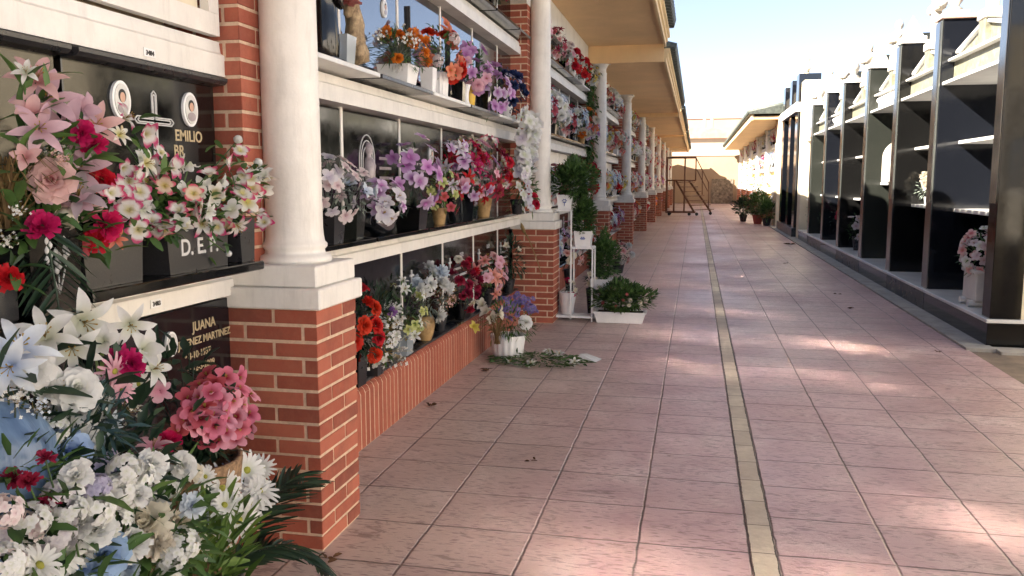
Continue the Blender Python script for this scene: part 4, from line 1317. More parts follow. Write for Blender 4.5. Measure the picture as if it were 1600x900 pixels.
# tray under it
tr = thing('stone_shelf', 'black granite shelf under the tall pink bouquet at the left edge', 'shelf', (-1.72, 1.45, 1.14), 0, None)
m = MB()
m.bbox(-.18, .17, -.62, .50, -.03, .022, .004)
obj('slab', m, M['granite'], tr)
m = MB()
m.bbox(-.16, .12, .18, .30, .0235, .16, .004)
obj('block', m, M['granite_dull'], tr)

# B: mixed white, pink and yellow flowers in the planter
near_thing('planter_mix', 'flower_arrangement', 'wide mass of white, yellow and magenta edged flowers spilling over the D.E.P. planter', (-1.72, 2.55, 1.205), None, 'leaf', (6, .055, .024), (.7, -.5, .35), seed=8, jit=.6, stem=(0.02, 0, .15))
# C: white lilies over the blue wrapped vase
tc = near_thing('lily_heap', 'flower_vase', 'white lilies, white rose and blue rose above a blue wrapped vase at left edge', (-1.50, 1.62, 0.0), None, 'leaf_dark', (3, .11, .04), (.7, -.6, .3), seed=12, stem=(0, -.05, .62))
m = MB()
m.lathe([(.10, 0), (.105, .02), (.09, .3), (.10, .5), (.12, .72), (.145, .86), (.145, .94), (.11, 1.0), (.06, 1.04), (.04, 1.05)], 0, -.1, 40, rib=.03, nr=9)
obj('wrapped_vase', m, M['wrap'], tc, (0, -.02, 0))
r = random.Random(4)
obj('fern', leaf_mass(r, (0.13, -.16, .88), (.05, .12, .07), 110, .07, .016, stem_from=(0, 0, .6)), M['leaf'], tc)
obj('teal_foliage', leaf_mass(r, (0.09, .11, .92), (.08, .10, .10), 170, .05, .012, stem_from=(0, 0, .6)), M['leaf_teal'], tc)
obj('tall_leaves', grass_mass(r, (-.03, .30, .62), 7, .62, .05, .016, .2), M['leaf_bright'], tc)
# D: pink azalea ball in a basket
td = near_thing('azalea', 'flower_arrangement', 'round pink azalea bouquet in a brown basket beside the nearest brick pier', (-1.60, 2.42, 0.0), None, 'leaf_dark', (3, .07, .03), (.7, -.45, .5), seed=14, jit=.6, stem=(0, 0, .55))
m = MB()
m.lathe([(.10, 0), (.11, .03), (.13, .3), (.16, .56), (.165, .6), (.15, .6), (.13, .5)], 0, 0, 36, rib=.02, nr=18)
obj('basket', m, M['basket'], td)
obj('upper_leaves', leaf_mass(random.Random(3), (-.06, -.02, .90), (.12, .13, .08), 45, .08, .03, stem_from=(0, 0, .6)), M['leaf_dark'], td)
# E: heap of white carnations and hydrangeas
te = near_thing('white_heap', 'flower_arrangement', 'big heap of white hydrangeas, cream peonies and two blue roses in the lower left corner', (-1.42, 1.72, 0.0), ('taper', 'plastic_white', .17, .42), 'leaf', (3, .10, .035), (.66, -.6, .45), seed=15, jit=.3)
r = random.Random(21)
obj('lower_leaves', leaf_mass(r, (0.02, .22, .56), (.14, .16, .22), 260, .07, .024, stem_from=(0, 0, .35)), M['leaf'], te)
obj('upper_leaves', leaf_mass(r, (0.0, -.06, .78), (.10, .30, .16), 260, .07, .026, stem_from=(0, 0, .35)), M['leaf_dark'], te)
# F: white daisies with the palm frond
tf = near_thing('daisy_pot', 'flower_arrangement', 'white daisies with bright leaves and dark palm fronds at the foot of nearest pier', (-1.52, 2.36, 0.0), ('taper', 'granite_dull', .12, .24), 'leaf', (4, .09, .03), (.7, -.55, .5), seed=16, jit=.3)
r = random.Random(22)
obj('bright_leaves', leaf_mass(r, (0.10, -.16, .32), (.10, .13, .17), 150, .10, .028, stem_from=(0, 0, .2), updir=1.0), M['leaf_bright'], tf)
for a, b, c, d in (((.03, .08, .30), (.17, .33, .47), .02, 22), ((.04, .10, .22), (.24, .42, .05), .08, 24), ((.04, .12, .24), (.14, .44, .40), .04, 22), ((.04, .0, .2), (.26, .30, .16), .10, 22)):
    obj('palm_frond', frond(r, a, b, c, d, .17, .016), M['leaf_dark'], tf)

# ---- bay one, lowest row (stand on the grey ledge) and low wall
ZL = 0.3725
bouquet('flower_vase', 'red roses and dark greenery in a black pot against the near brick pier', (-1.84, 4.34, ZL), ('square', 'granite', .07, .20), 'leaf_dark', [('rose', 'red', .05, 11), ('carnation', 'red', .042, 4)], (.14, .19, .22), seed=1, nleaf=260, Lf=.07)
bouquet('flower_vase', 'drooping sprays of small white flowers in a dark tall pot beside the red roses', (-1.83, 4.62, ZL), ('square', 'granite_dull', .06, .19), 'leaf', [('tiny', 'white', .07, 8), ('orchid', 'white', .032, 10)], (.14, .12, .15), cz=.0, seed=2, nleaf=90)
bouquet('flower_vase', 'fern greenery with one purple flower behind the white sprays', (-1.90, 4.80, ZL), ('taper', 'granite_dull', .06, .20), 'leaf_dark', [('carnation', 'violet', .04, 2)], (.12, .18, .20), seed=3, nleaf=320, Lf=.06, W=.014)
bouquet('flower_vase', 'white and pale green star flowers in a cloudy glass vase', (-1.865, 5.22, ZL), ('square', 'glass', .07, .17), 'leaf', [('orchid', 'lime', .042, 9), ('lily', 'white', .045, 12)], (.15, .20, .20), seed=4, nleaf=130)
bouquet('flower_vase', 'fluffy white chrysanthemums in an amber vase', (-1.865, 5.72, ZL), ('round', 'amber_pot', .075, .18), 'leaf_grey', [('carnation', 'white', .065, 8), ('peony', 'whiteblue', .06, 5)], (.13, .18, .22), seed=5, nleaf=110)
bouquet('flower_vase', 'sparse dry brown sprigs in a small dark pot in the lowest row', (-1.87, 6.12, ZL), ('taper', 'granite_dull', .05, .12), 'leaf_dry', [('tiny', 'blush', .05, 4)], (.10, .12, .2), seed=6, nleaf=70)
bouquet('flower_vase', 'dark red carnations with white roses below them in the lowest row', (-1.865, 6.65, ZL), ('taper', 'granite', .06, .15), 'leaf_dark', [('carnation', 'wine', .05, 12), ('rose', 'cream', .035, 3), ('carnation', 'crimson', .045, 4)], (.13, .24, .22), seed=7, nleaf=110)
bouquet('flower_vase', 'salmon pink lilies at the far end of the lowest row', (-1.865, 7.55, ZL), ('taper', 'granite_dull', .07, .15), 'leaf', [('lily', 'salmon', .065, 14), ('rose', 'blush', .045, 4), ('azalea', 'pinklt', .055, 8)], (.15, .38, .20), seed=8, nleaf=110)
# ---- second row
ZM = 1.192
bouquet('flower_vase', 'pale pink and white orchids in twin black pots just right of the near column', (-1.80, 3.98, ZM), ('square', 'granite_dull', .07, .15), 'leaf_grey', [('orchid', 'pinkwhite', .045, 12), ('orchid', 'lavwhite', .045, 8)], (.13, .20, .18), seed=9, nleaf=90)
bouquet('flower_vase', 'grey-green leaves and pinkish white flowers in a dark pot beside the pale orchids', (-1.80, 4.28, ZM), ('square', 'granite_grey', .06, .15), 'leaf_grey', [('orchid', 'pinkwhite', .045, 5), ('calla', 'whiteblue', .05, 3)], (.11, .11, .15), seed=10, nleaf=90)
bouquet('flower_vase', 'white orchids with lilac centres in a dark glass bowl', (-1.79, 4.66, ZM), ('bowl', 'granite_mirror', .10, .13), 'leaf_dark', [('orchid', 'lilac', .055, 8), ('azalea', 'lavwhite', .062, 8)], (.13, .20, .12), seed=11, nleaf=60, cz=.06)
bouquet('flower_vase', 'tall lilac orchid stems leaning in a black box pot', (-1.79, 5.24, ZM), ('square', 'granite', .09, .15), 'leaf_dark', [('orchid', 'lilac', .062, 9), ('orchid', 'mauve', .062, 9), ('calla', 'white', .05, 3)], (.15, .28, .28), seed=12, nleaf=80, cz=.16)
bouquet('flower_vase', 'lime and pink small flowers in an amber pot in the second row', (-1.79, 5.86, ZM), ('taper', 'amber_pot', .06, .12), 'leaf_bright', [('orchid', 'lime', .04, 8), ('azalea', 'pinkdk', .035, 10)], (.13, .22, .20), seed=13, nleaf=120)
bouquet('flower_vase', 'white lilac-tinted gladioli behind the lime flowers', (-1.82, 6.32, ZM), ('taper', 'granite', .06, .18), 'leaf_dark', [('lily', 'lavwhite', .065, 8), ('orchid', 'lilac', .06, 5)], (.12, .22, .26), seed=14, nleaf=60, cz=.22)
bouquet('flower_vase', 'big bouquet of crimson and magenta lilies in a black glass vase', (-1.80, 6.65, ZM), ('square', 'granite_mirror', .08, .20), 'leaf_dark', [('lily', 'crimson', .075, 10), ('orchid', 'pinklt', .06, 8), ('lily', 'magenta', .07, 8), ('orchid', 'lilac', .06, 5)], (.20, .42, .26), seed=15, nleaf=110, cz=.20)
bouquet('flower_vase', 'wine red and white striped lilies in a brown pot near the second column', (-1.80, 7.20, ZM), ('taper', 'amber_pot', .08, .16), 'leaf_dark', [('lily', 'wine', .075, 9), ('calla', 'whitemag', .07, 9), ('rose', 'crimson', .05, 5)], (.20, .38, .30), seed=16, nleaf=110, cz=.22)
# white gladiolus cascade by the second column
gl = thing('flower_arrangement', 'tall white gladiolus cascade with one red rose cluster against the second column', 'flowers', (-1.64, 7.86, ZM), 0, 'flower arrangements in the near bay')
obj('vase', vase_mb('taper', .07, .14), M['granite_dull'], gl)
r = random.Random(77)
obj('foliage', leaf_mass(r, (0.05, 0, .28), (.14, .20, .28), 190, .07, .022, stem_from=(0, 0, .1)), M['leaf'], gl)
for s_ in range(9):
    a0 = Vector((0.02, (s_ - 4) * .03, .22))
    tipp = Vector((r.uniform(.02, .16), (s_ - 4) * .085, r.uniform(.70, .92)))
    for i in range(8):
        f = .25 + .75 * i / 7
        p = a0.lerp(tipp, f)
        put_flower(gl, 'calla' if i % 2 else 'orchid', 'white' if (s_ + i) % 4 else 'lavwhite', p + Vector((r.gauss(.02, .02), r.gauss(0, .02), 0)), (.8, -.5, .3), .078, r, .4)
for i in range(14):
    put_flower(gl, 'orchid', 'lavwhite' if i % 2 else 'white', (r.uniform(.05, .16), -.18 + r.gauss(0, .03), .05 + i * .035), (.8, -.5, .1), .055, r, .4)
for i in range(5):
    put_flower(gl, 'rose', 'crimson', (.16 + r.gauss(0, .02), .02 + r.gauss(0, .05), .14 + r.gauss(0, .035)), (.7, -.6, .3), .05, r, .3)
# ---- third row
ZT = 2.073
bouquet('flower_planter', 'grey-green grasses over orange flowers in a white trough on the bright shelf', (-1.76, 4.95, ZT), ('square', 'plastic_white', .10, .11), 'leaf', [('carnation', 'orange', .045, 12), ('tiny', 'white', .05, 6)], (.13, .32, .12), seed=17, nleaf=260, Lf=.07, W=.010, cz=.08, grass=(.30, .22, 'leaf_grey'))
bouquet('flower_vase', 'bright red and coral flowers in a plain white vase in the third row', (-1.76, 5.78, ZT), ('ribbed', 'plastic_white', .07, .17), 'leaf', [('rose', 'red', .055, 6), ('azalea', 'coral', .06, 9), ('puff', 'pinkwhite', .05, 2)], (.14, .28, .20), seed=18, nleaf=160, cz=.12)
bouquet('flower_vase', 'mauve and pink flowers in a yellow vase', (-1.76, 6.60, ZT), ('taper', 'yellow_pot', .06, .17), 'leaf', [('orchid', 'mauve', .06, 9), ('rose', 'pinklt', .045, 5), ('azalea', 'pinklt', .05, 3)], (.14, .24, .20), seed=19, nleaf=140, cz=.12)
bouquet('flower_vase', 'violet orchids hanging over the shelf from a black vase', (-1.76, 7.25, ZT), ('tall', 'granite', .06, .17), 'leaf', [('orchid', 'mauve', .065, 9), ('orchid', 'lilac', .06, 6)], (.16, .20, .24), seed=20, nleaf=50, cz=.02)
bouquet('flower_vase', 'dark blue and white flowers in a white pot at the end of the third row', (-1.76, 7.95, ZT), ('taper', 'plastic_white', .06, .13), 'leaf_blue', [('carnation', 'navy', .06, 9), ('orchid', 'white', .05, 7), ('orchid', 'lavender', .05, 4)], (.15, .30, .24), seed=21, nleaf=160, cz=.08)
bouquet('flower_vase', 'brown and white flowers on a dark shelf in the top row of the near bay', (-1.77, 7.4, 2.96), ('taper', 'granite', .06, .10), 'leaf_dark', [('calla', 'cream', .06, 7), ('carnation', 'wine', .05, 4)], (.12, .30, .16), seed=22, nleaf=120)
for i, (yy, vk, vm, rr, hh, lab) in enumerate(((5.45, 'square', 'white_metal', .045, .16, 'narrow pale blue-white'), (6.18, 'square', 'granite', .045, .15, 'small black'), (6.95, 'square', 'granite', .05, .16, 'square black'), (6.36, 'tall', 'plastic_white', .045, .15, 'short white'))):
    t = obj('empty_vase', vase_mb(vk, rr, hh), M[vm], None, (-1.73, yy, ZT))
    tag(t, '%s vase without flowers in the third row, %s' % (lab, ('left of the plain white vase', 'right of the plain white vase', 'right of the yellow vase', 'left of the yellow vase')[i]), 'vase', 'empty vases')
# dark robed statuette and the driftwood in the third row
st = thing('statuette', 'dark robed figure statuette on the bright shelf beside the near column', 'statuette', (-1.80, 3.97, ZT))
m = MB()
m.lathe([(.07, 0), (.085, .02), (.09, .10), (.08, .22), (.075, .30), (.085, .36), (.05, .40), (.025, .415), (.028, .43), (.042, .455), (.044, .49), (.03, .52), (.008, .535)], 0, 0, 20, rib=.05, nr=7)
obj('figure', m, M['granite'], st)
m = MB()
m.bbox(-.10, .10, -.10, .10, -.0, .018, .003)
m.tube([(0.02, .07, .33), (.09, .03, .27), (.10, -.01, .30)], [.022, .018, .015], 8)
obj('base', m, M['granite'], st)
dw = thing('driftwood_ornament', 'twisted bleached driftwood trunk rising from a grey vase beside the dark statuette', 'ornament', (-1.76, 4.22, ZT))
r = random.Random(5)
m = MB()
for s_ in range(5):
    pts = []
    ph = s_ * 1.3
    for i in range(16):
        f = i / 15
        pts.append((.02 * math.cos(6 * f + ph) + .03, .035 * math.sin(5 * f + ph) - .10 * math.sin(2.4 * f) + .05, .04 + .66 * f))
    m.tube(pts, [.034 - .012 * (i / 15) + .006 * math.sin(i * 2.1 + ph) for i in range(16)], 8)
m.tube([(.03, -.02, .5), (.05, .08, .58), (.06, .17, .60), (.06, .22, .66)], [.03, .026, .02, .01], 7)
obj('trunk', m, M['trunk'], dw)
obj('vase', vase_mb('square', .06, .14), M['glass'], dw, (.02, -.16, 0))
obj('rosette', fl_peony(r).mesh('rosette', [petal('cream'), STAM, CENT]) and MB().xf(Matrix.Scale(.07, 4), fl_peony(r)), [petal('salmon'), STAM, CENT], dw, (.06, -.14, .30))

# ---- on the ground: asters in the ribbed white pot
as_ = thing('flower_pot', 'purple asters and a white rose in a ribbed white pot by the low wall', 'flower pot', (-1.55, 7.05, 0.003), 0, 'pots on the paving')
obj('pot', vase_mb('ribbed', .15, .19), M['plastic_white'], as_)
r = random.Random(31)
obj('foliage', leaf_mass(r, (0, 0, .30), (.24, .24, .16), 420, .06, .014, stem_from=(0, 0, .15)), M['leaf'], as_)
obj('dry_stems', grass_mass(r, (-.05, -.20, .14), 60, .45, .20, .004, .8), M['leaf_dry'], as_)
for i in range(62):
    a, q = r.uniform(0, 6.28), math.sqrt(r.random())
    put_flower(as_, 'daisy', 'aster', (.05 + .19 * q * math.cos(a), .10 + .24 * q * math.sin(a), .36 + .13 * (1 - q * q) + r.gauss(0, .035)), (.4, -.5, .6), .028, r, .5)
put_flower(as_, 'rose', 'white', (.18, -.12, .32), (.6, -.7, .3), .06, r)
for p in ((-.14, -.24, .42), (-.20, -.12, .46), (-.02, -.22, .40), (-.10, -.18, .36)):
    put_flower(as_, 'calla', 'cream', p, (.6, -.6, .3), .07, r)
put_flower(as_, 'calla', 'yellow', (-.22, -.30, .30), (.6, -.6, .3), .06, r)
sp = thing('fallen_greenery', 'cut leafy sprigs with small white flowers lying on the paving round the ribbed pot', 'greenery', (-1.30, 6.92, 0.002))
r = random.Random(32)
m = MB()
for i in range(520):
    a = r.uniform(0, 2 * PI)
    q = math.sqrt(r.random())
    p = Vector((.05 + .42 * q * math.cos(a), -.02 + .26 * q * math.sin(a), .01 + .06 * r.random() * (1 - q)))
    leaf(m, p, (math.cos(a) + r.gauss(0, .5), math.sin(a) + r.gauss(0, .5), .25), .07 * r.uniform(.5, 1.1), .018, r, None, .3, 2)
obj('leaves', m, M['leaf'], sp)
for p in ((.02, -.24, .03), (-.16, -.22, .03), (.20, .10, .05), (.10, .14, .06), (.36, -.10, .03)):
    put_flower(sp, 'lily', 'white', p, (.3, -.5, .8), .05, r)
obj('silver_wrapping', MB().add([(.34, .06, .002), (.52, .02, .002), (.56, .16, .004), (.42, .24, .03), (.38, .12, .05)], [(0, 1, 4), (1, 2, 4), (2, 3, 4), (3, 0, 4)]), M['photo_bg'], sp)

# ---- plant stand by the second pier
stn = thing('plant_stand', 'stepped white metal plant stand against the second brick pier', 'plant stand', (-1.27, 9.12, 0.0))
m = MB()
T = .011
def bar(a, b, t_=T):
    m.tube([a, b], t_, 4, sm=False)
xs = (-.19, -.02, .21)
for dy in (-.11, .12):
    bar((xs[0], dy, 0), (xs[0], dy, 1.20))
    bar((xs[1], dy, 0.02), (xs[1], dy, 1.20))
    bar((xs[2], dy, 0), (xs[2], dy, .80))
    bar((xs[0], dy, 1.19), (xs[1], dy, 1.19))
    bar((xs[1], dy, .79), (xs[2], dy, .79))
    bar((xs[0], dy, .045), (xs[2], dy, .045))
for x_, z_ in ((xs[0], 1.19), (xs[1], 1.19), (xs[1], .79), (xs[2], .79), (xs[0], .045), (xs[2], .045)):
    bar((x_, -.11, z_), (x_, .12, z_))
obj('frame', m, M['white_metal'], stn)
for (a, b, z_) in ((xs[0], xs[1], 1.198), (xs[1], xs[2], .798), (xs[0], xs[2], .053)):
    s_ = MB()
    for k in range(5):
        s_.box(a, b, -.105 + k * .045, -.08 + k * .045, z_, z_ + .006)
    obj('shelf', s_, M['white_metal'], stn)

def motif_pot(t, rad, h, kind):
    p = obj('pot', vase_mb('square', rad, h), M['plastic_white'], t)
    m = MB()
    if kind == 'boat':
        m.prism([(-.03, 0), (.03, 0), (.02, -.014), (-.02, -.014)], -.001, .002, 'y')
        m.prism([(-.002, .004), (-.022, .004), (-.002, .05)], -.001, .002, 'y')
        m.prism([(.003, .004), (.022, .004), (.003, .042)], -.001, .002, 'y')
    else:
        for k in range(6):
            a = k * PI / 3
            m.lathe([(.001, -.001), (.012, 0), (.001, .012)], .018 * math.cos(a), 0, 8, z0=.018 * math.sin(a))
        m.box(-.003, .003, -.001, .002, -.05, -.01)
    obj('blue_motif', m, M['blue_ink'], p, (0, -rad * .935, h * .55), (R(-4), 0, 0))
    s_ = MB()
    s_.box(-rad * .84, rad * .84, -rad * .84, rad * .84, h * .88, h * .905)
    obj('soil', s_, M['soil'], p)
def shrub(name, label, loc, rad, pot, c, n, mat='leaf_dark', Lf=.045, W=.016, flowers=(), seed=1, cat='potted plant', group='potted plants by the second pier', cone=False):
    r = random.Random(seed + 500)
    t = thing(name, label, cat, loc, 0, group)
    pot(t)
    m = MB()
    c = Vector(c)
    m.tube([(0, 0, c.z - rad[2] - .1), (.01, 0, c.z)], [.012, .006], 6, .2)
    for i in range(n):
        u = Vector((r.gauss(0, 1), r.gauss(0, 1), r.gauss(0, 1))).normalized() * r.random() ** .35
        sh = (1 - .55 * (u.z + 1) / 2) * 1.25 if cone else 1
        lump = 1 + .13 * math.sin(7 * u.x + 2) + .12 * math.sin(8 * u.z + 3 * u.y)
        p = c + Vector((u.x * rad[0] * sh, u.y * rad[1] * sh, u.z * rad[2])) * lump
        leaf(m, p, u + Vector((r.gauss(0, .4), r.gauss(0, .4), .5)), Lf * r.uniform(.6, 1.3), W, r, None, .3, 2)
    obj('foliage', m, M[mat], t)
    for (k, co, s, cnt) in flowers:
        for (p, u) in dome_points(r, cnt, rad, (.4, -.5, .6)):
            put_flower(t, k, co, c + p, u + Vector((.2, -.3, .3)), s, r)
    return t
shrub('potted_shrub', 'round dark green shrub in a white pot on the top step of the stand', (-1.37, 9.12, 1.205), (.22, .22, .20), lambda t: motif_pot(t, .085, .15, 'flower'), (.09, 0, .32), 2600, mat='leaf', seed=1, Lf=.055, W=.022)
shrub('potted_shrub', 'cone shaped dark plant in a white pot on the lower step of the stand', (-1.17, 9.12, .805), (.12, .12, .24), lambda t: motif_pot(t, .095, .165, 'boat'), (0, 0, .34), 1900, mat='leaf', seed=2, W=.022, cone=True)
shrub('potted_shrub', 'tall dark leafy plant in a white pot on the ground behind the flower trough', (-1.00, 9.45, 0.003), (.15, .15, .26), lambda t: motif_pot(t, .12, .42, 'flower'), (.02, 0, .66), 1900, mat='leaf', seed=3, W=.022)
def trough_pot(t):
    obj('trough', trough_mb(.27, .11, .12), M['plastic_white'], t)
    s_ = MB()
    s_.box(-.24, .24, -.095, .095, .098, .112)
    obj('soil', s_, M['soil'], t)
shrub('flower_trough', 'long white trough of bushy green plants with small daisies beside the plant stand', (-.76, 9.05, 0.003), (.31, .22, .15), trough_pot, (.02, 0, .27), 2600, 'leaf', .06, .022, [('daisy', 'cream', .028, 16), ('daisy', 'pinkdk', .022, 8)], seed=4, group='pots on the paving')
bouquet('flower_pot', 'white pot with one magenta flower on the bottom shelf of the plant stand', (-1.34, 9.12, .062), ('taper', 'plastic_white', .10, .24), 'leaf_grey', [('peony', 'magenta', .05, 2), ('orchid', 'cream', .04, 3)], (.08, .08, .08), seed=41, nleaf=30, group='potted plants by the second pier')
bouquet('flower_vase', 'pinkish flowers against the left posts behind the plant stand', (-1.36, 9.40, 0.003), ('tall', 'granite_dull', .07, .52), 'leaf_dark', [('azalea', 'blush', .05, 9), ('orchid', 'pinkwhite', .05, 7), ('rose', 'cream', .04, 4)], (.13, .14, .32), cz=.25, seed=42, nleaf=90, group='potted plants by the second pier')
bouquet('flower_vase', 'yellow-white flowers with dark leaves on the ground behind the stand', (-1.12, 9.50, 0.003), ('taper', 'granite_dull', .07, .30), 'leaf_dark', [('orchid', 'cream', .045, 7), ('rose', 'yellow', .03, 3)], (.12, .12, .15), seed=43, nleaf=110, group='potted plants by the second pier')
bouquet('flower_vase', 'pale pink blossoms in a tall pot a little beyond the plant stand', (-1.30, 11.6, 0.003), ('taper', 'granite_dull', .12, .40), 'leaf_dark', [('azalea', 'pinkwhite', .07, 9), ('peony', 'blush', .07, 5)], (.22, .26, .22), seed=44, nleaf=160, group='potted plants by the second pier')
bouquet('flower_vase', 'pink and white flowers in a low pot at the foot of the third pier', (-1.22, 14.0, 0.003), ('taper', 'granite_dull', .12, .22), 'leaf_dark', [('azalea', 'blush', .07, 7), ('peony', 'white', .07, 5)], (.20, .24, .18), seed=45, nleaf=140, group='potted plants by the second pier')
# a single dry lily leaning against the second pier
dl = thing('dry_lily', 'single dried lily stem leaning against the second brick pier', 'flower', (-1.50, 8.75, .50))
m = MB()
m.tube([(-.05, -.02, .0), (-.10, -.05, .18), (-.19, -.05, .40), (-.235, -.05, .47)], [.005, .005, .006, .012], 6, .8)
m.tube([(-.235, -.05, .47), (-.26, -.06, .53), (-.268, -.07, .57)], [.015, .02, .004], 8, 1.0)
r = random.Random(2)
for i in range(9):
    leaf(m, (-.10 - i * .012, -.05, .18 + i * .02), (-1 if i % 2 else .6, -.2, .3), .10, .02, r, .3 + .05 * i)
obj('stem', m, M['leaf_dry'], dl)
bouquet('flower_vase', 'dark fern leaves in a pot in the lowest row by the second pier', (-1.84, 8.40, ZL), ('taper', 'granite_dull', .07, .14), 'leaf_dark', [('calla', 'cream', .045, 2)], (.14, .26, .26), cz=.2, seed=46, nleaf=260, Lf=.08)

# ------------------------------------------------------------------ farther bays: stones and flowers as copies
COMBO = [('white and pink', ['white', 'pinkwhite', 'pinklt'], 'leaf'), ('red and white', ['red', 'white', 'crimson'], 'leaf_dark'), ('violet and lilac', ['mauve', 'lilac', 'lavwhite'], 'leaf_dark'),
         ('magenta and cream', ['magenta', 'cream', 'pinkwhite'], 'leaf'), ('cream and yellow', ['cream', 'yellow', 'white'], 'leaf'), ('wine red and pink', ['wine', 'pinkdk', 'blush'], 'leaf_dark'),
         ('all white', ['white', 'white', 'lavwhite'], 'leaf'), ('orange and coral', ['orange', 'coral', 'cream'], 'leaf'), ('pale blue and white', ['whiteblue', 'white', 'bluepale'], 'leaf_grey'), ('salmon and white', ['salmon', 'white', 'blush'], 'leaf')]
VM = ['granite', 'plastic_white', 'granite_dull', 'amber_pot']
def proto(i):
    r = random.Random(900 + i)
    nm, cols, lf = COMBO[i % len(COMBO)]
    v = vase_mb(('square', 'taper', 'tall')[i % 3], .065, r.uniform(.12, .17))
    lv = leaf_mass(r, (.03, 0, .28), (.14, .24, .19), 70, .07, .022, stem_from=(0, 0, .1))
    fl = MB()
    ks = ['azalea', 'rose', 'orchid', 'calla', 'lily']
    for n, (p, u) in enumerate(dome_points(r, 17, (.17, .30, .23), (.75, -.35, .3))):
        k = ks[(i + n) % 3 + (i % 3)]
        e = face_rot(u + Vector((.4, -.3, .2)), r, .35).to_matrix().to_4x4()
        fl.xf(Matrix.Translation(Vector((.05, 0, .28)) + p) @ e @ Matrix.Scale(r.uniform(.055, .075), 4), flower_src(k, 0), mi=n % 3)
    return (nm, v.mesh('vase', M[VM[i % 4]]), lv.mesh('foliage', M[lf]), fl.mesh('blossoms', [petal(c) for c in cols]))
PRO = [proto(i) for i in range(10)]
# a light single-mesh version for the far bays
def proto_far(i):
    r = random.Random(1900 + i)
    nm, cols, lf = COMBO[i % len(COMBO)]
    m = MB()
    m.xf(Matrix.Identity(4), vase_mb('taper', .07, .14), mi=3)
    m.xf(Matrix.Identity(4), leaf_mass(r, (.03, 0, .28), (.14, .26, .2), 45, .09, .03, stems=2, stem_from=(0, 0, .1)), mi=4)
    for n, (p, u) in enumerate(dome_points(r, 16, (.18, .32, .25), (.75, -.35, .3))):
        e = face_rot(u + Vector((.4, -.3, .2)), r, .35).to_matrix().to_4x4()
        m.xf(Matrix.Translation(Vector((.05, 0, .28)) + p) @ e @ Matrix.Scale(r.uniform(.065, .09), 4), flower_src(('azalea', 'orchid', 'calla')[n % 3], 0), mi=n % 3)
    return (nm, m.mesh('flower_arrangement', [petal(c) for c in cols] + [M[VM[i % 4]], M[lf]]))
PROF = [proto_far(i) for i in range(10)]
HS = {}
def hs_mesh(w_, h_, mat, style):
    k = (round(w_, 2), round(h_, 2), mat, style)
    if k not in HS:
        m = MB()
        m.bbox(-0.035, 0, -w_ / 2, w_ / 2, .004, h_ - .004, .003)
        m.bbox(0.001, 0.2, -w_ / 2, w_ / 2, -.001, .022, .003)
        if style == 0:
            m.box(-.001, .008, -.01, .01, h_ * .5, h_ * .9, mi=1)
            m.box(-.001, .009, -.05, .05, h_ * .74, h_ * .78, mi=1)
        else:
            m.prism([(.12 + .05 * math.cos(2 * PI * i / 16), h_ * .72 + .07 * math.sin(2 * PI * i / 16)) for i in range(16)], -.001, .01, 'x', mi=1)
        for q in range(3):
            m.box(-.001, .003, -.2, -.02, h_ * (.62 - .09 * q), h_ * (.62 - .09 * q) + .025, mi=1)
        HS[k] = m.mesh('headstone', [M[mat], M['silver'] if style == 0 else M['plastic_white']])
    return HS[k]
ROWS = [('lowest', .375, 1.045, ZL), ('second', 1.17, 1.895, ZM), ('third', 2.05, 2.785, ZT), ('top', 2.935, 3.355, 2.958)]
BAYN = {3: 'second', 4: 'third', 5: 'fourth', 6: 'fifth', 7: 'sixth', 8: 'seventh', 9: 'eighth', 10: 'ninth'}
STN = [('granite', 'black'), ('granite_grey', 'grey-green'), ('granite_dull', 'grey'), ('granite', 'black'), ('marble', 'white marble'), ('granite_blue', 'blue-black')]
r = random.Random(123)
for k in range(3, len(PY) - 1):
    ns = bay_niches(PY[k] + .2055, PY[k + 1] - .2055)
    for ri, (rn, z0, z1, zf) in enumerate(ROWS):
        for i, (yc, wd) in enumerate(ns):
            mt, mn = STN[r.randrange(len(STN))]
            st_ = r.randrange(2)
            o = link('headstone', hs_mesh(wd, z1 - z0, mt, st_), None, (-1.905, yc, z0))
            tag(o, '%s headstone, %s row, %s bay from the front, %s from its near pier' % (mn, rn, BAYN[k], ORD[i]), 'headstone', 'niche headstones in the left building')
            if k > 8 and i % 2:
                continue
            j = r.randrange(10)
            sc_ = r.uniform(.9, 1.15) * (.78 if ri == 3 else 1)
            nm = PRO[j][0]
            lab = '%s flowers, %s row, %s bay from the front, %s from its pier' % (nm, rn, BAYN[k], ORD[i])
            loc = (-1.78 if ri else -1.85, yc + r.uniform(-.08, .08), zf)
            if k <= 5:
                t = thing('flower_arrangement', lab, 'flowers', loc, 0, 'flower arrangements in the farther bays')
                t.scale = (sc_,) * 3
                for n_, me_ in zip(('vase', 'foliage', 'blossoms'), PRO[j][1:]):
                    link(n_, me_, t)
            else:
                t = link('flower_arrangement', PROF[j][1], None, loc, (0, 0, 0), (sc_,) * 3)
                tag(t, lab, 'flowers', 'flower arrangements in the farther bays')
# climbing green plant on the upper part of the third column
iv = thing('hanging_greenery', 'green ivy garland hanging beside the third column up to its capital', 'greenery', (-1.80, 14.35, 1.5))
r = random.Random(66)
m = MB()
for i in range(700):
    z = r.uniform(0, 1.9)
    leaf(m, (r.gauss(.03, .05), r.gauss(0, .10 + .03 * math.sin(z * 6)), z), (r.gauss(.6, .4), r.gauss(-.3, .5), -.3), .08, .045, r, None, .6, 2)
m.tube([(0, 0, 0), (.02, .02, .9), (0, 0, 1.9)], .008, 5, .2)
obj('leaves', m, M['leaf'], iv)

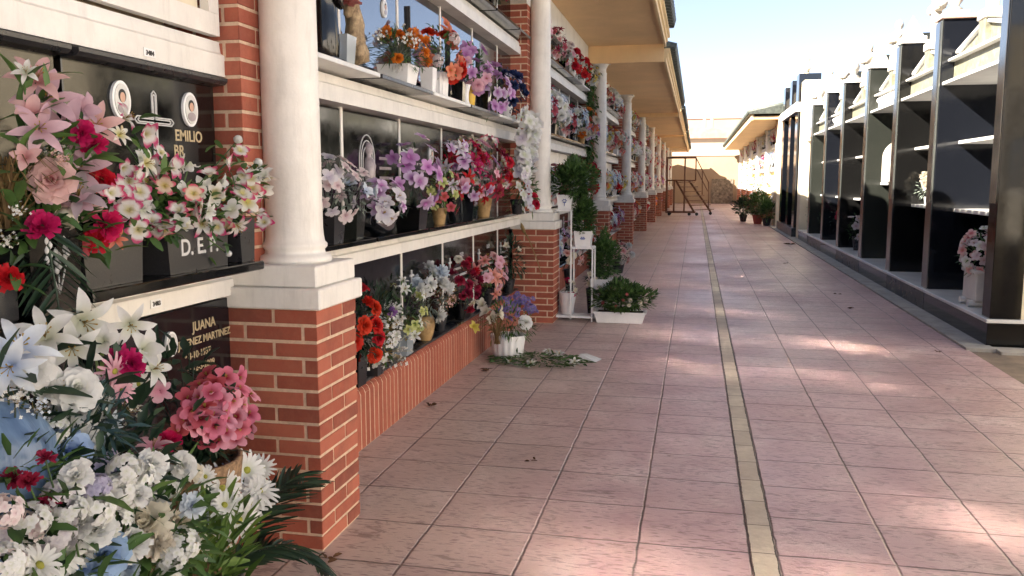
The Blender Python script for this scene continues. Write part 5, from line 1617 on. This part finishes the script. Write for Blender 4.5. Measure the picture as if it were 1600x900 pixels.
# ------------------------------------------------------------------ right: row of family tombs in polished granite
WY = [8.36, 10.56, 12.53, 14.62, 16.93, 19.05, 21.30, 23.1]
XF = 2.65
DEP = 1.0
TL = ['holding a planter of pink blossoms', 'with cream flowers on its shelf', 'with an arched white stone inside', 'with a white figure among flowers', 'with dark shrubs on its floor', 'with small flowers on its floor', 'at the far end of the granite row']
POL = ['granite', 'granite_blue', 'granite', 'granite_grey', 'granite', 'granite_blue', 'granite_grey']
def finial(kind, parent, x, y, z):
    m = MB()
    if kind == 'spade':
        m.bbox(-.13, .13, -.11, .11, 0, .05, .01)
        m.lathe([(.06, .05), (.08, .08), (.04, .11), (.10, .20), (.115, .28), (.075, .38), (.03, .45), (.012, .48)], 0, 0, 20)
    elif kind == 'pyramid':
        m.bbox(-.16, .16, -.15, .15, 0, .05, .01)
        vs = [(-.12, -.12, .05), (.12, -.12, .05), (.12, .12, .05), (-.12, .12, .05), (-.06, -.06, .20), (.06, -.06, .20), (.06, .06, .20), (-.06, .06, .20), (0, 0, .34)]
        m.add(vs, [(0, 1, 5, 4), (1, 2, 6, 5), (2, 3, 7, 6), (3, 0, 4, 7), (4, 5, 8), (5, 6, 8), (6, 7, 8), (7, 4, 8)])
    else:
        m.bbox(-.14, .14, -.13, .13, 0, .04, .01)
        m.lathe([(.09, .04), (.10, .08), (.05, .12), (.09, .18), (.11, .25), (.08, .32), (.03, .37), (.01, .40)], 0, 0, 20)
    return obj('finial', m, M['limestone'], parent, (x, y, z))
def statue_mb(kind, r):
    m = MB()
    if kind == 'cross':
        m.bbox(-.10, .10, -.14, .14, 0, .10, .01)
        m.bbox(-.05, .05, -.06, .06, .1015, .74, .012)
        m.bbox(-.048, .048, -.24, .24, .46, .575, .012)
        for s_ in (-1, 1):
            m.lathe([(.001, -.05), (.05, -.03), (.06, 0), (.05, .03), (.001, .05)], 0, s_ * .245, 10, z0=.517)
        m.lathe([(.02, -.02), (.06, 0), (.06, .05), (.001, .09)], 0, 0, 10, z0=.74)
    else:
        m.bbox(-.11, .11, -.12, .12, 0, .08, .01)
        m.lathe([(.11, .08), (.115, .12), (.10, .28), (.085, .38), (.10, .48), (.11, .53), (.06, .57), (.034, .585), (.036, .60), (.055, .63), (.058, .67), (.04, .71), (.01, .73)], 0, 0, 22, rib=.05, nr=8)
        for s_ in (-1, 1):
            m.tube([(0, s_ * .09, .52), (-.06, s_ * .12, .42), (-.13, s_ * .03, .42)], [.035, .032, .022], 8)
        if kind == 'angel':
            for s_ in (-1, 1):
                m.prism([(s_ * .03, .30), (s_ * .12, .36), (s_ * .22, .55), (s_ * .24, .72), (s_ * .16, .70), (s_ * .05, .56)], .05, .08, 'x')
    return m
for i in range(len(WY) - 1):
    ya, yb = WY[i], WY[i + 1]
    pol = M[POL[i]]
    t = thing('family_tomb', 'black family tomb %s, %s in the right row' % (TL[i], ORD[i]), 'tomb', (XF, ya, 0), 0, 'family tombs along the right')
    Wd = yb - ya - 0.012
    nearest = i == 0
    m = MB()
    m.bbox(-0.04, DEP + .3, (-.02 if nearest else 0), Wd, -0.03, .225, .004)
    obj('plinth', m, M['granite_dull'] if i % 2 else M['granite'], t)
    m = MB()
    m.bbox(-0.055, DEP + .3, (-.035 if nearest else 0.001), Wd - .001, .2265, .26, .004)
    obj('marble_floor', m, M['marble'], t)
    # near pilaster wall of this tomb, front to back
    wt = .22 if nearest else .26
    top = 3.45 if nearest else 3.26 + .03 * (i % 3)
    m = MB()
    m.bbox(0.0 if not nearest else -.02, DEP if not nearest else .24, .0, wt, .2615, top + (0.6 if nearest else 0), .005)
    obj('wing_wall', m, pol, t)
    if nearest:
        m = MB()
        m.box(.242, 3.6, 0.01, .12, .2615, 3.9)
        obj('side_wall', m, M['cream_slab'], t)
        m = MB()
        m.bbox(-.030, -.0215, .03, .20, 1.3, 3.3, .002)
        obj('reflector_strip', m, M['steel'], t)  # added mirror strip that throws sun streaks on the floor
        m = MB()
        m.box(.242, DEP, .1205, wt, .2615, 3.9)
        obj('inner_facing', m, pol, t)
    else:
        m = MB()
        m.bbox(-.016, -.001, .012, wt - .012, .262, top - .01, .003)
        obj('front_facing', m, M['granite_front'], t)
        m = MB()
        m.bbox(-.026, -.0165, .05, wt - .03, 1.25, top - .02, .002)
        obj('reflector_strip', m, M['steel'], t)  # added reflector, casts light streaks across the walkway
    m = MB()
    m.box(DEP - .06, DEP - .001 if not nearest else DEP, wt + .001, Wd, .2615, 2.56)
    obj('back_wall', m, M['granite_blue'] if i % 2 else M['granite'], t)
    m = MB()
    m.box(DEP, DEP + .3, 0.24, Wd, .2615, 3.0)
    obj('rear_block', m, M['cream'], t)
    for z in ((1.154, 1.914) if i != 2 else (1.44,)):
        m = MB()
        m.bbox(.22, DEP - .061, wt + .001, Wd, z, z + .036, .003)
        obj('shelf', m, M['marble'], t)
    m = MB()
    m.bbox(0.015, DEP + .02, wt + .002, Wd, 2.565, 2.60, .004)
    obj('cornice', m, M['marble'], t)
    m = MB()
    m.box(0.13, .22, wt + .002, Wd, 2.601, 2.82)
    if i in (2, 4):
        rr = random.Random(i)
        for q in range(16):
            m.lathe([(.001, -.05), (.045, -.03), (.055, 0), (.045, .03), (.001, .05)], .12, wt + .12 + q * (Wd - wt - .2) / 16, 8, z0=2.715 + .03 * (q % 2))
    obj('frieze', m, M['marble'] if i in (2, 4) else M['olive_stone'], t)
    m = MB()
    m.bbox(.06, .35, wt + .002, Wd, 2.8215, 2.85, .004)
    obj('upper_cornice', m, M['marble'], t)
    mid = wt + (Wd - wt) / 2
    m = MB()
    m.bbox(.10, .28, mid - .10, mid + .10, 2.8515, 3.10, .006)
    # sloping shoulders either side
    for s_ in (-1, 1):
        pts = [(mid + s_ * .101, 2.8515), (mid + s_ * .101, 3.06), (mid + s_ * (Wd - wt) * .46, 2.90), (mid + s_ * (Wd - wt) * .46, 2.8515)]
        m.prism(pts if s_ > 0 else pts[::-1], .16, .26, 'x')
    obj('pediment', m, M['olive_stone'], t)
    m = MB()
    for s_ in (-1, 1):
        pts = [(mid + s_ * .102, 3.062), (mid + s_ * .102, 3.095), (mid + s_ * (Wd - wt) * .47, 2.932), (mid + s_ * (Wd - wt) * .47, 2.902)]
        m.prism(pts if s_ > 0 else pts[::-1], .12, .28, 'x')
    obj('pediment_coping', m, M['marble'], t)
    if not nearest:
        m = MB()
        m.bbox(-.03, .38, -.03, wt + .03, top + .0015, top + .045, .006)
        obj('wing_cap', m, M['pink_stone'] if i == 1 else M['marble'], t)
        finial(('spade', 'spade', 'pyramid', 'pyramid', 'urn', 'pyramid', 'urn')[i], t, .14, wt / 2, top + .046)
    # statue on the pediment is its own thing
    kind = ('cross', 'cross', 'robed', 'angel', 'robed', 'cross', 'angel')[i]
    s = obj('statue', statue_mb(kind, None), M['limestone'], None, (XF + .19, ya + mid, 3.1015))
    tag(s, 'pale carved %s on top of the %s family tomb in the right row' % ({'cross': 'stone cross', 'robed': 'robed figure', 'angel': 'winged figure'}[kind], ORD[i]), 'statue', 'carvings on top of the tombs')
    if i in (2, 3, 4, 5):
        b = MB()
        b.bbox(.30, .62, mid - .14, mid + .14, 2.8615, 3.62, .006)
        obj('rear_stele', b, M['granite_grey'], t)
# added outside the frame: white wall bouncing sunlight, steel reflectors lighting the paving
bw = thing('bounce_wall', 'unseen white wall added to bounce sunlight, right of the walkway beyond the side path', 'wall', (6.4, -4, 0))
m = MB()
m.box(0, .3, -11, 11.5, 0, 3.9)
obj('wall', m, M['white_paint'], bw)
for k, (ya_, yb_, za, zb) in enumerate(((.45, .95, 2.35, 3.25), (1.25, 1.55, 1.65, 2.35), (2.3, 2.75, 1.3, 1.85), (4.5, 4.75, 2.4, 3.0), (5.1, 5.3, 1.55, 2.1), (5.85, 6.2, 2.5, 3.2), (6.5, 7.0, 1.4, 1.95))):  # unseen blocks added to reflect sun patches onto the walkway
    tt = thing('steel_reflector', '%s stele with steel head, added unseen beside the camera, right of the walkway' % ('first tall', 'second middle height', 'third low', 'fourth tall', 'fifth middle height', 'sixth tall', 'seventh low')[k], 'reflector', (3.3, (ya_ + yb_) / 2, 0))
    m = MB()
    m.bbox(0, .3, ya_ - (ya_ + yb_) / 2, yb_ - (ya_ + yb_) / 2, 0, za - .002, .01)
    obj('shaft', m, M['limestone'], tt)
    m = MB()
    m.bbox(0, .3, ya_ - (ya_ + yb_) / 2, yb_ - (ya_ + yb_) / 2, za, zb, .01)
    obj('head', m, M['steel'], tt)
# contents of the tombs
pt = thing('carved_planter', 'white carved marble planter full of pink and white blossoms in the nearest tomb', 'planter', (XF + .19, 9.28, .2615))
m = MB()
m.bbox(-.13, .13, -.20, .20, .06, .36, .012)
m.bbox(-.15, .15, -.22, .22, .33, .37, .01)
obj('box', m, M['marble'], pt)
m = MB()
for s_ in (-1, 1):
    m.add(*[(lambda n: ([(x_, s_ * .13 + .07 * math.cos(2 * PI * q / n) * 0.6, .035 + .034 * math.sin(2 * PI * q / n)) for x_ in (-.17, .17) for q in range(n)], [tuple(range(n))[::-1], tuple(range(n, 2 * n))] + [(q, (q + 1) % n, (q + 1) % n + n, q + n) for q in range(n)]))(18)][0])
obj('scroll_feet', m, M['marble'], pt)
r = random.Random(88)
obj('foliage', leaf_mass(r, (-.02, 0, .50), (.18, .24, .20), 220, .06, .02, stem_from=(0, 0, .35)), M['leaf'], pt)
for (p, u) in dome_points(r, 46, (.20, .27, .25), (-.5, -.6, .5)):
    put_flower(pt, 'azalea' if r.random() < .6 else 'orchid', r.choice(['pinkwhite', 'white', 'blush', 'pinkwhite']), Vector((-.02, 0, .52)) + p, u + Vector((-.3, -.5, .3)), .058, r)
ar = thing('arched_stone', 'small arched white stone standing on the middle shelf of the third tomb', 'memorial stone', (XF + .36, 13.9, 1.492))
def arch_poly(W, H, n=12):
    return [(-W, 0), (W, 0), (W, H - W)] + [(W * math.cos(PI * i / n), H - W + W * math.sin(PI * i / n)) for i in range(1, n)] + [(-W, H - W)]
m = MB()
m.prism(arch_poly(.26, .62), .0, .05, 'y')
obj('surround', m, M['limestone'], ar)
m = MB()
m.prism(arch_poly(.20, .53), -.004, -.001, 'y')
obj('panel', m, M['photo_bg'], ar, (0, 0, .04))
fb = [('flower_vase', 'bunch of cream flowers on the lower shelf of the second tomb', (XF + .34, 12.2, 1.192), ('taper', 'plastic_white', .05, .10), 'leaf_grey', [('peony', 'cream', .07, 10)], (.14, .14, .18)),
      ('flower_vase', 'white flower column standing on the floor of the fourth tomb', (XF + .22, 15.3, .2615), ('taper', 'marble', .10, .30), 'leaf_grey', [('azalea', 'white', .07, 14), ('orchid', 'whiteblue', .06, 8)], (.16, .18, .34)),
      ('flower_vase', 'pink and white flowers on the floor of the fourth tomb beside its far wing', (XF + .22, 16.3, .2615), ('taper', 'granite_dull', .10, .25), 'leaf', [('azalea', 'pinkwhite', .08, 12)], (.20, .26, .24)),
      ('flower_vase', 'dark shrub with a few pale flowers on the floor of the fifth tomb', (XF + .22, 17.9, .2615), ('taper', 'granite_dull', .12, .3), 'leaf_dark', [('azalea', 'pinkwhite', .07, 8), ('rose', 'wine', .06, 4)], (.24, .36, .34)),
      ('flower_vase', 'greenery with white flowers on the floor of the sixth tomb', (XF + .22, 20.0, .2615), ('taper', 'granite_dull', .12, .3), 'leaf', [('azalea', 'white', .08, 10)], (.22, .34, .34)),
      ('flower_vase', 'pale flowers on the floor of the last tomb of the granite row', (XF + .22, 22.2, .2615), ('taper', 'granite_dull', .12, .3), 'leaf', [('azalea', 'white', .08, 9), ('rose', 'blush', .07, 4)], (.22, .30, .34))]
for i, (n_, lb, lc, vs_, lf, fl, rd) in enumerate(fb):
    bouquet(n_, lb, lc, vs_, lf, fl, rd, seed=60 + i, nleaf=160, group='flowers in the family tombs', off=(0, 0))

# taller mausoleum beyond the row
mz = thing('mausoleum', 'taller mausoleum with dark polished corner piers and cream side beyond the row of tombs', 'mausoleum', (2.62, 23.15, 0))
m = MB()
m.bbox(0, 3.0, 0, .55, 0, 4.05, .01)
m.bbox(0.10, 3.0, .5515, 4.9, 3.55, 4.02, .01)
obj('wall', m, M['cream_slab'], mz)
for yy in (.75, 2.4, 4.3):
    m = MB()
    m.bbox(-.05, .5, yy, yy + .55, .26, 4.3, .008)
    obj('pier', m, M['granite_blue'], mz)
m = MB()
m.box(.6, .7, .76, 4.8, .26, 3.3)
obj('back_panel', m, M['granite'], mz)
m = MB()
m.bbox(-.12, .8, .72, 4.95, 3.31, 3.56, .01)
obj('cornice', m, M['marble'], mz)
m = MB()
m.bbox(-.10, 3.0, .70, 5.0, -.02, .255, .006)
obj('plinth', m, M['granite_dull'], mz)
for k, (yy, kd) in enumerate(((2.9, 'cross'), (3.8, 'angel'))):
    m = MB()
    s = obj('statue', statue_mb(kd, None), M['limestone'], None, (2.9, 23.15 + yy - 1.0, 4.022))
    tag(s, 'pale carved %s on the roof of the taller mausoleum' % ('stone cross' if kd == 'cross' else 'winged figure'), 'statue', 'carvings on top of the tombs')
m = MB()

# ------------------------------------------------------------------ far right: second niche building
fx = 2.95
FPY = [31.0 + 5.4 * k for k in range(6)]
fr_ = thing('niche_building', 'sunlit cream niche building with ochre eaves at the far right end of the walkway', 'building', (fx, 31.0, 0))
FO = Vector((-fx, -31.0, 0))
def fobj(name, mb, mats, parent=None, loc=(0, 0, 0)):
    return obj(name, mb, mats, parent or fr_, Vector(loc) + (FO if parent is None else Vector((0, 0, 0))))
m = MB()
m.box(fx + .25, fx + 3.0, 29.9, 58.3, 0, 3.6)
m.box(fx - .35, fx + .249, 29.55, 30.6, 0, 3.62)
fobj('wall', m, M['cream'])
for k, y in enumerate(FPY):
    m = MB()
    brick_run(m, fx - .32, fx + .05, y - .2, y + .2, 0, 15, seed=k + 80)
    p = fobj('brick_pier', m, [M['brick'], M['mortar']])
    m = MB()
    m.bbox(fx - .37, fx + .06, y - .25, y + .25, .9985, 1.13, .006)
    obj('cap', m, M['white_paint'], p)
    m = MB()
    m.lathe([(.15, 0), (.15, .04), (.115, .08), (.11, .14), (.10, 2.2), (.11, 2.24), (.15, 2.36), (.15, 2.4)], 0, 0, 24)
    fobj('column', m, M['white_paint'], None, (fx - .14, y, 1.13))
for k in range(len(FPY) - 1):
    y0, y1 = FPY[k] + .206, FPY[k + 1] - .206
    m = MB()
    for (a, b) in BEAMS:
        m.box(fx - .02, fx + .25, y0, y1, a, b)
    for q in range(1, 4):
        yy = y0 + (y1 - y0) * q / 4
        for a, b in ((0.34, 1.05), (1.165, 1.90), (2.045, 2.79), (2.93, 3.50)):
            m.box(fx + .08, fx + .25, yy - .02, yy + .02, a, b)
    m.box(fx - .02, fx + .25, y0, y1, 3.42, 3.53)
    fobj('niche_grid', m, M['white_paint'])
    m = MB()
    m.box(fx - .04, fx + .24, y0, y1, 0, .36)
    fobj('low_brick_wall', m, M['brick'])
m = MB()
m.box(fx - 1.15, fx + .3, 29.7, 58.2, 3.53, 3.63)
fobj('soffit', m, M['soffit'])
m = MB()
m.box(fx - 1.22, fx - 1.151, 29.68, 58.2, 3.50, 3.70)
fobj('fascia', m, M['fascia'])
m = MB()
m.prism([(fx - 1.30, 3.702), (fx - 1.30, 3.76), (fx + .9, 4.25), (fx + 3.2, 3.76), (fx + 3.2, 3.702)], 29.6, 58.25, 'y')
for j in range(120):
    yy = 29.8 + j * .235
    m.tube([(fx - 1.33, yy, 3.77), (fx + .9, yy, 4.27)], .07, 6)
fobj('roof', m, M['roof_tile'])
r = random.Random(321)
for k in range(len(FPY) - 1):
    y0, y1 = FPY[k] + .206, FPY[k + 1] - .206
    for ri, (rn, z0, z1, zf) in enumerate(ROWS):
        for q in range(4):
            if k > 2 and q % 2:
                continue
            yy = y0 + (y1 - y0) * (q + .5) / 4
            j = r.choice([4, 6, 4, 8, 0, 9, 3])
            t = link('flower_arrangement', PROF[j][1], None, (fx + .02, yy, z0 + .0 if ri else .3625), (0, 0, PI), (1.15,) * 3)
            tag(t, '%s flowers in far right building, %s row, %s bay, %s niche' % (PROF[j][0], rn, ORD[k], ORD[q]), 'flowers', 'flower arrangements in the far right building')
# potted plants on the ground at its near corner
def red_pot(t):
    obj('pot', vase_mb('taper', .20, .32), M['red_pot'], t)
shrub('potted_shrub', 'bushy green plant in a dark red pot on the ground at the far right', (2.15, 31.2, 0.003), (.38, .38, .42), red_pot, (0, 0, .72), 800, 'leaf', .14, .05, seed=8, group='pots on the paving')
def grey_pot(t):
    obj('pot', vase_mb('taper', .16, .26), M['granite_dull'], t)
shrub('potted_shrub', 'dark low plant in a grey pot left of the red pot at the far right', (1.75, 33.0, 0.003), (.34, .34, .34), grey_pot, (0, 0, .55), 600, 'leaf_dark', .13, .05, seed=9, group='pots on the paving')
shrub('potted_shrub', 'green plant in a grey pot right of the red pot against the far tomb', (2.35, 29.9, 0.003), (.30, .30, .34), grey_pot, (0, 0, .55), 600, 'leaf', .13, .05, seed=10, group='pots on the paving')

# ------------------------------------------------------------------ end wall and what stands beyond it
ew = thing('end_wall', 'ochre rendered wall closing the far end of the walkway', 'wall', (0, 58.8, 0))
m = MB()
m.box(-1.9, 3.2, 0, .3, 0, 3.15)
obj('wall', m, M['ochre_wall'], ew)
m = MB()
m.bbox(-1.95, 3.25, -.04, .34, 3.1515, 3.24, .01)
obj('coping', m, M['far_wall'], ew)
m = MB()
m.box(1.0, 2.4, -.06, -.001, 0, 1.65)
obj('rubble_base', m, M['rubble'], ew)
hb = thing('house', 'pale cream house with a pinkish tiled roof beyond the end wall', 'house', (1.5, 72, 0), 0, 'houses beyond the end wall')
m = MB()
m.box(-4.5, 6.5, 0, 8, 0, 4.95)
obj('wall', m, M['far_wall'], hb)
m = MB()
m.prism([(-5.0, 4.955), (1.8, 4.955), (-.1, 5.75), (-3.2, 5.75)], -.3, 8.3, 'y')
obj('roof', m, M['pink_tile'], hb)
for x_ in (-.95, -.35):
    m = MB()
    m.bbox(x_ - .13, x_ + .13, 2, 2.4, 5.755, 6.9, .02)
    obj('chimney', m, M['far_pink'], hb)
h2 = thing('house', 'pink walled flat roofed house farther back with small windows', 'house', (4.0, 92, 0), 0, 'houses beyond the end wall')
m = MB()
m.box(-5.2, 7, 0, 8, 0, 7.9)
m.box(-6.2, -5.21, 1, 8, 0, 7.2)
obj('wall', m, M['far_pink'], h2)
m = MB()
m.bbox(-5.4, 7.2, -.1, 8.2, 7.905, 8.05, .02)
obj('parapet', m, M['far_wall'], h2)
for x_ in (-3.2, -.4, 2.4):
    m = MB()
    m.box(x_, x_ + 1.1, -.03, -.001, 6.3, 6.75)
    obj('window', m, M['window_dark'], h2)

# ------------------------------------------------------------------ rolling steps
sx = thing('rolling_steps', 'rusty brown wheeled access steps with handrails standing in the walkway', 'steps', (-.15, 38.6, 0))
def bars(lst, name, rad=.022):
    m_ = MB()
    for a, b in lst:
        m_.tube([a, b], rad, 6)
    return obj(name, m_, M['rust'], sx)
x0, x1, x2 = -1.12, -.72, .05          # platform posts
D0, D1 = -.55, .55
xt, xb = -.62, .22
lst = []
for d in (D0, D1):
    lst += [((x0, d, .12), (x0, d, 2.55)), ((-.80, d, .12), (-.80, d, 1.53)), ((-.35, d, .12), (-.35, d, 2.52))]
    lst += [((x0, d, 1.53), (.12, d, 1.53)), ((x0, d, .14), (.15, d, .14)), ((x0, d, 2.52), (.12, d, 2.52)), ((.12, d, 2.52), (.12, d, 1.53))]
for z_ in (.14, 1.53, 2.52):
    lst.append(((x0, D0, z_), (x0, D1, z_)))
bars(lst, 'frame', .027)
# flight going down towards +X
for d, ox in ((D0, 0.0), (D1, .55)):
    bars([((-.72 + ox, d, 1.53), (.10 + ox * 1.3, d, .14))], 'stringer', .045)
bars([((.12, D1, 2.52), (.68, D1, 1.45)), ((.68, D1, 1.45), (.72, D1, .2)), ((.16, D1, 2.0), (.66, D1, 1.05)), ((.40, D1, 1.95), (.42, D1, .9))], 'handrail', .02)
for k in range(7):
    f = (k + .5) / 7
    m = MB()
    xa = -.72 + .82 * f
    xb_ = xa + .55 + .20 * f
    z = 1.53 - 1.39 * f
    m.add([(xa, D0, z), (xa + .18, D0 - .02, z), (xb_ + .18, D1, z), (xb_, D1 + .02, z), (xa, D0, z + .03), (xa + .18, D0 - .02, z + .03), (xb_ + .18, D1, z + .03), (xb_, D1 + .02, z + .03)],
          [(3, 2, 1, 0), (4, 5, 6, 7), (0, 1, 5, 4), (1, 2, 6, 5), (2, 3, 7, 6), (3, 0, 4, 7)])
    obj('tread', m, M['rust'], sx)
m = MB()
m.box(x0, -.35, D0, D1, 1.535, 1.56)
obj('platform', m, M['rust'], sx)
for x_, d in ((-.98, D0), (-.12, D0), (.20, D0), (.80, D1), (-.98, D1)):
    m = MB()
    n = 14
    vs = [(x_ + .07 * math.cos(2 * PI * q / n), d + w_, .072 + .07 * math.sin(2 * PI * q / n)) for w_ in (-.02, .02) for q in range(n)]
    m.add(vs, [tuple(range(n))[::-1], tuple(range(n, 2 * n))] + [(q, (q + 1) % n, (q + 1) % n + n, q + n) for q in range(n)])
    m.box(x_ - .012, x_ + .012, d - .03, d + .03, .06, .15)
    obj('wheel', m, M['black_ink'], sx)

# ------------------------------------------------------------------ leaves on the paving
LV = [(1.83, 10.6, .055, 'curled brown leaf pile in the middle right of the walkway'), (2.14, 8.0, .04, 'lone dark leaf on the paving near the corner of the first tomb'), (2.18, 21.2, .14, 'dark twig and leaves at the foot of the far tombs'),
      (1.62, 16.2, .05, 'small brown leaf far down the right side of the walkway'), (-.82, 4.35, .035, 'tiny dark fleck of leaf on the left paving'), (-1.72, 5.35, .06, 'dry sprig at the foot of the low brick wall'),
      (-1.60, 6.45, .07, 'clump of dark red petals beside the asters'), (1.9, 11.9, .05, 'small brown leaf beyond the leaf pile'), (-1.40, 3.0, .05, 'crumbs of dry leaf at the foot of the nearest pier')]
for i, (x_, y_, s_, lb) in enumerate(LV):
    r = random.Random(i + 700)
    m = MB()
    for q in range(5 if s_ < .08 else 12):
        a = r.uniform(0, 6.28)
        leaf(m, (r.gauss(0, s_ * .35), r.gauss(0, s_ * .35), .006), (math.cos(a), math.sin(a), .35), s_ * .8, s_ * .4, r, None, .4, 3)
    o = obj('fallen_leaf', m, M['leaf_brown'], None, (x_, y_, 0.002))
    tag(o, lb, 'leaf', 'leaves lying on the paving')
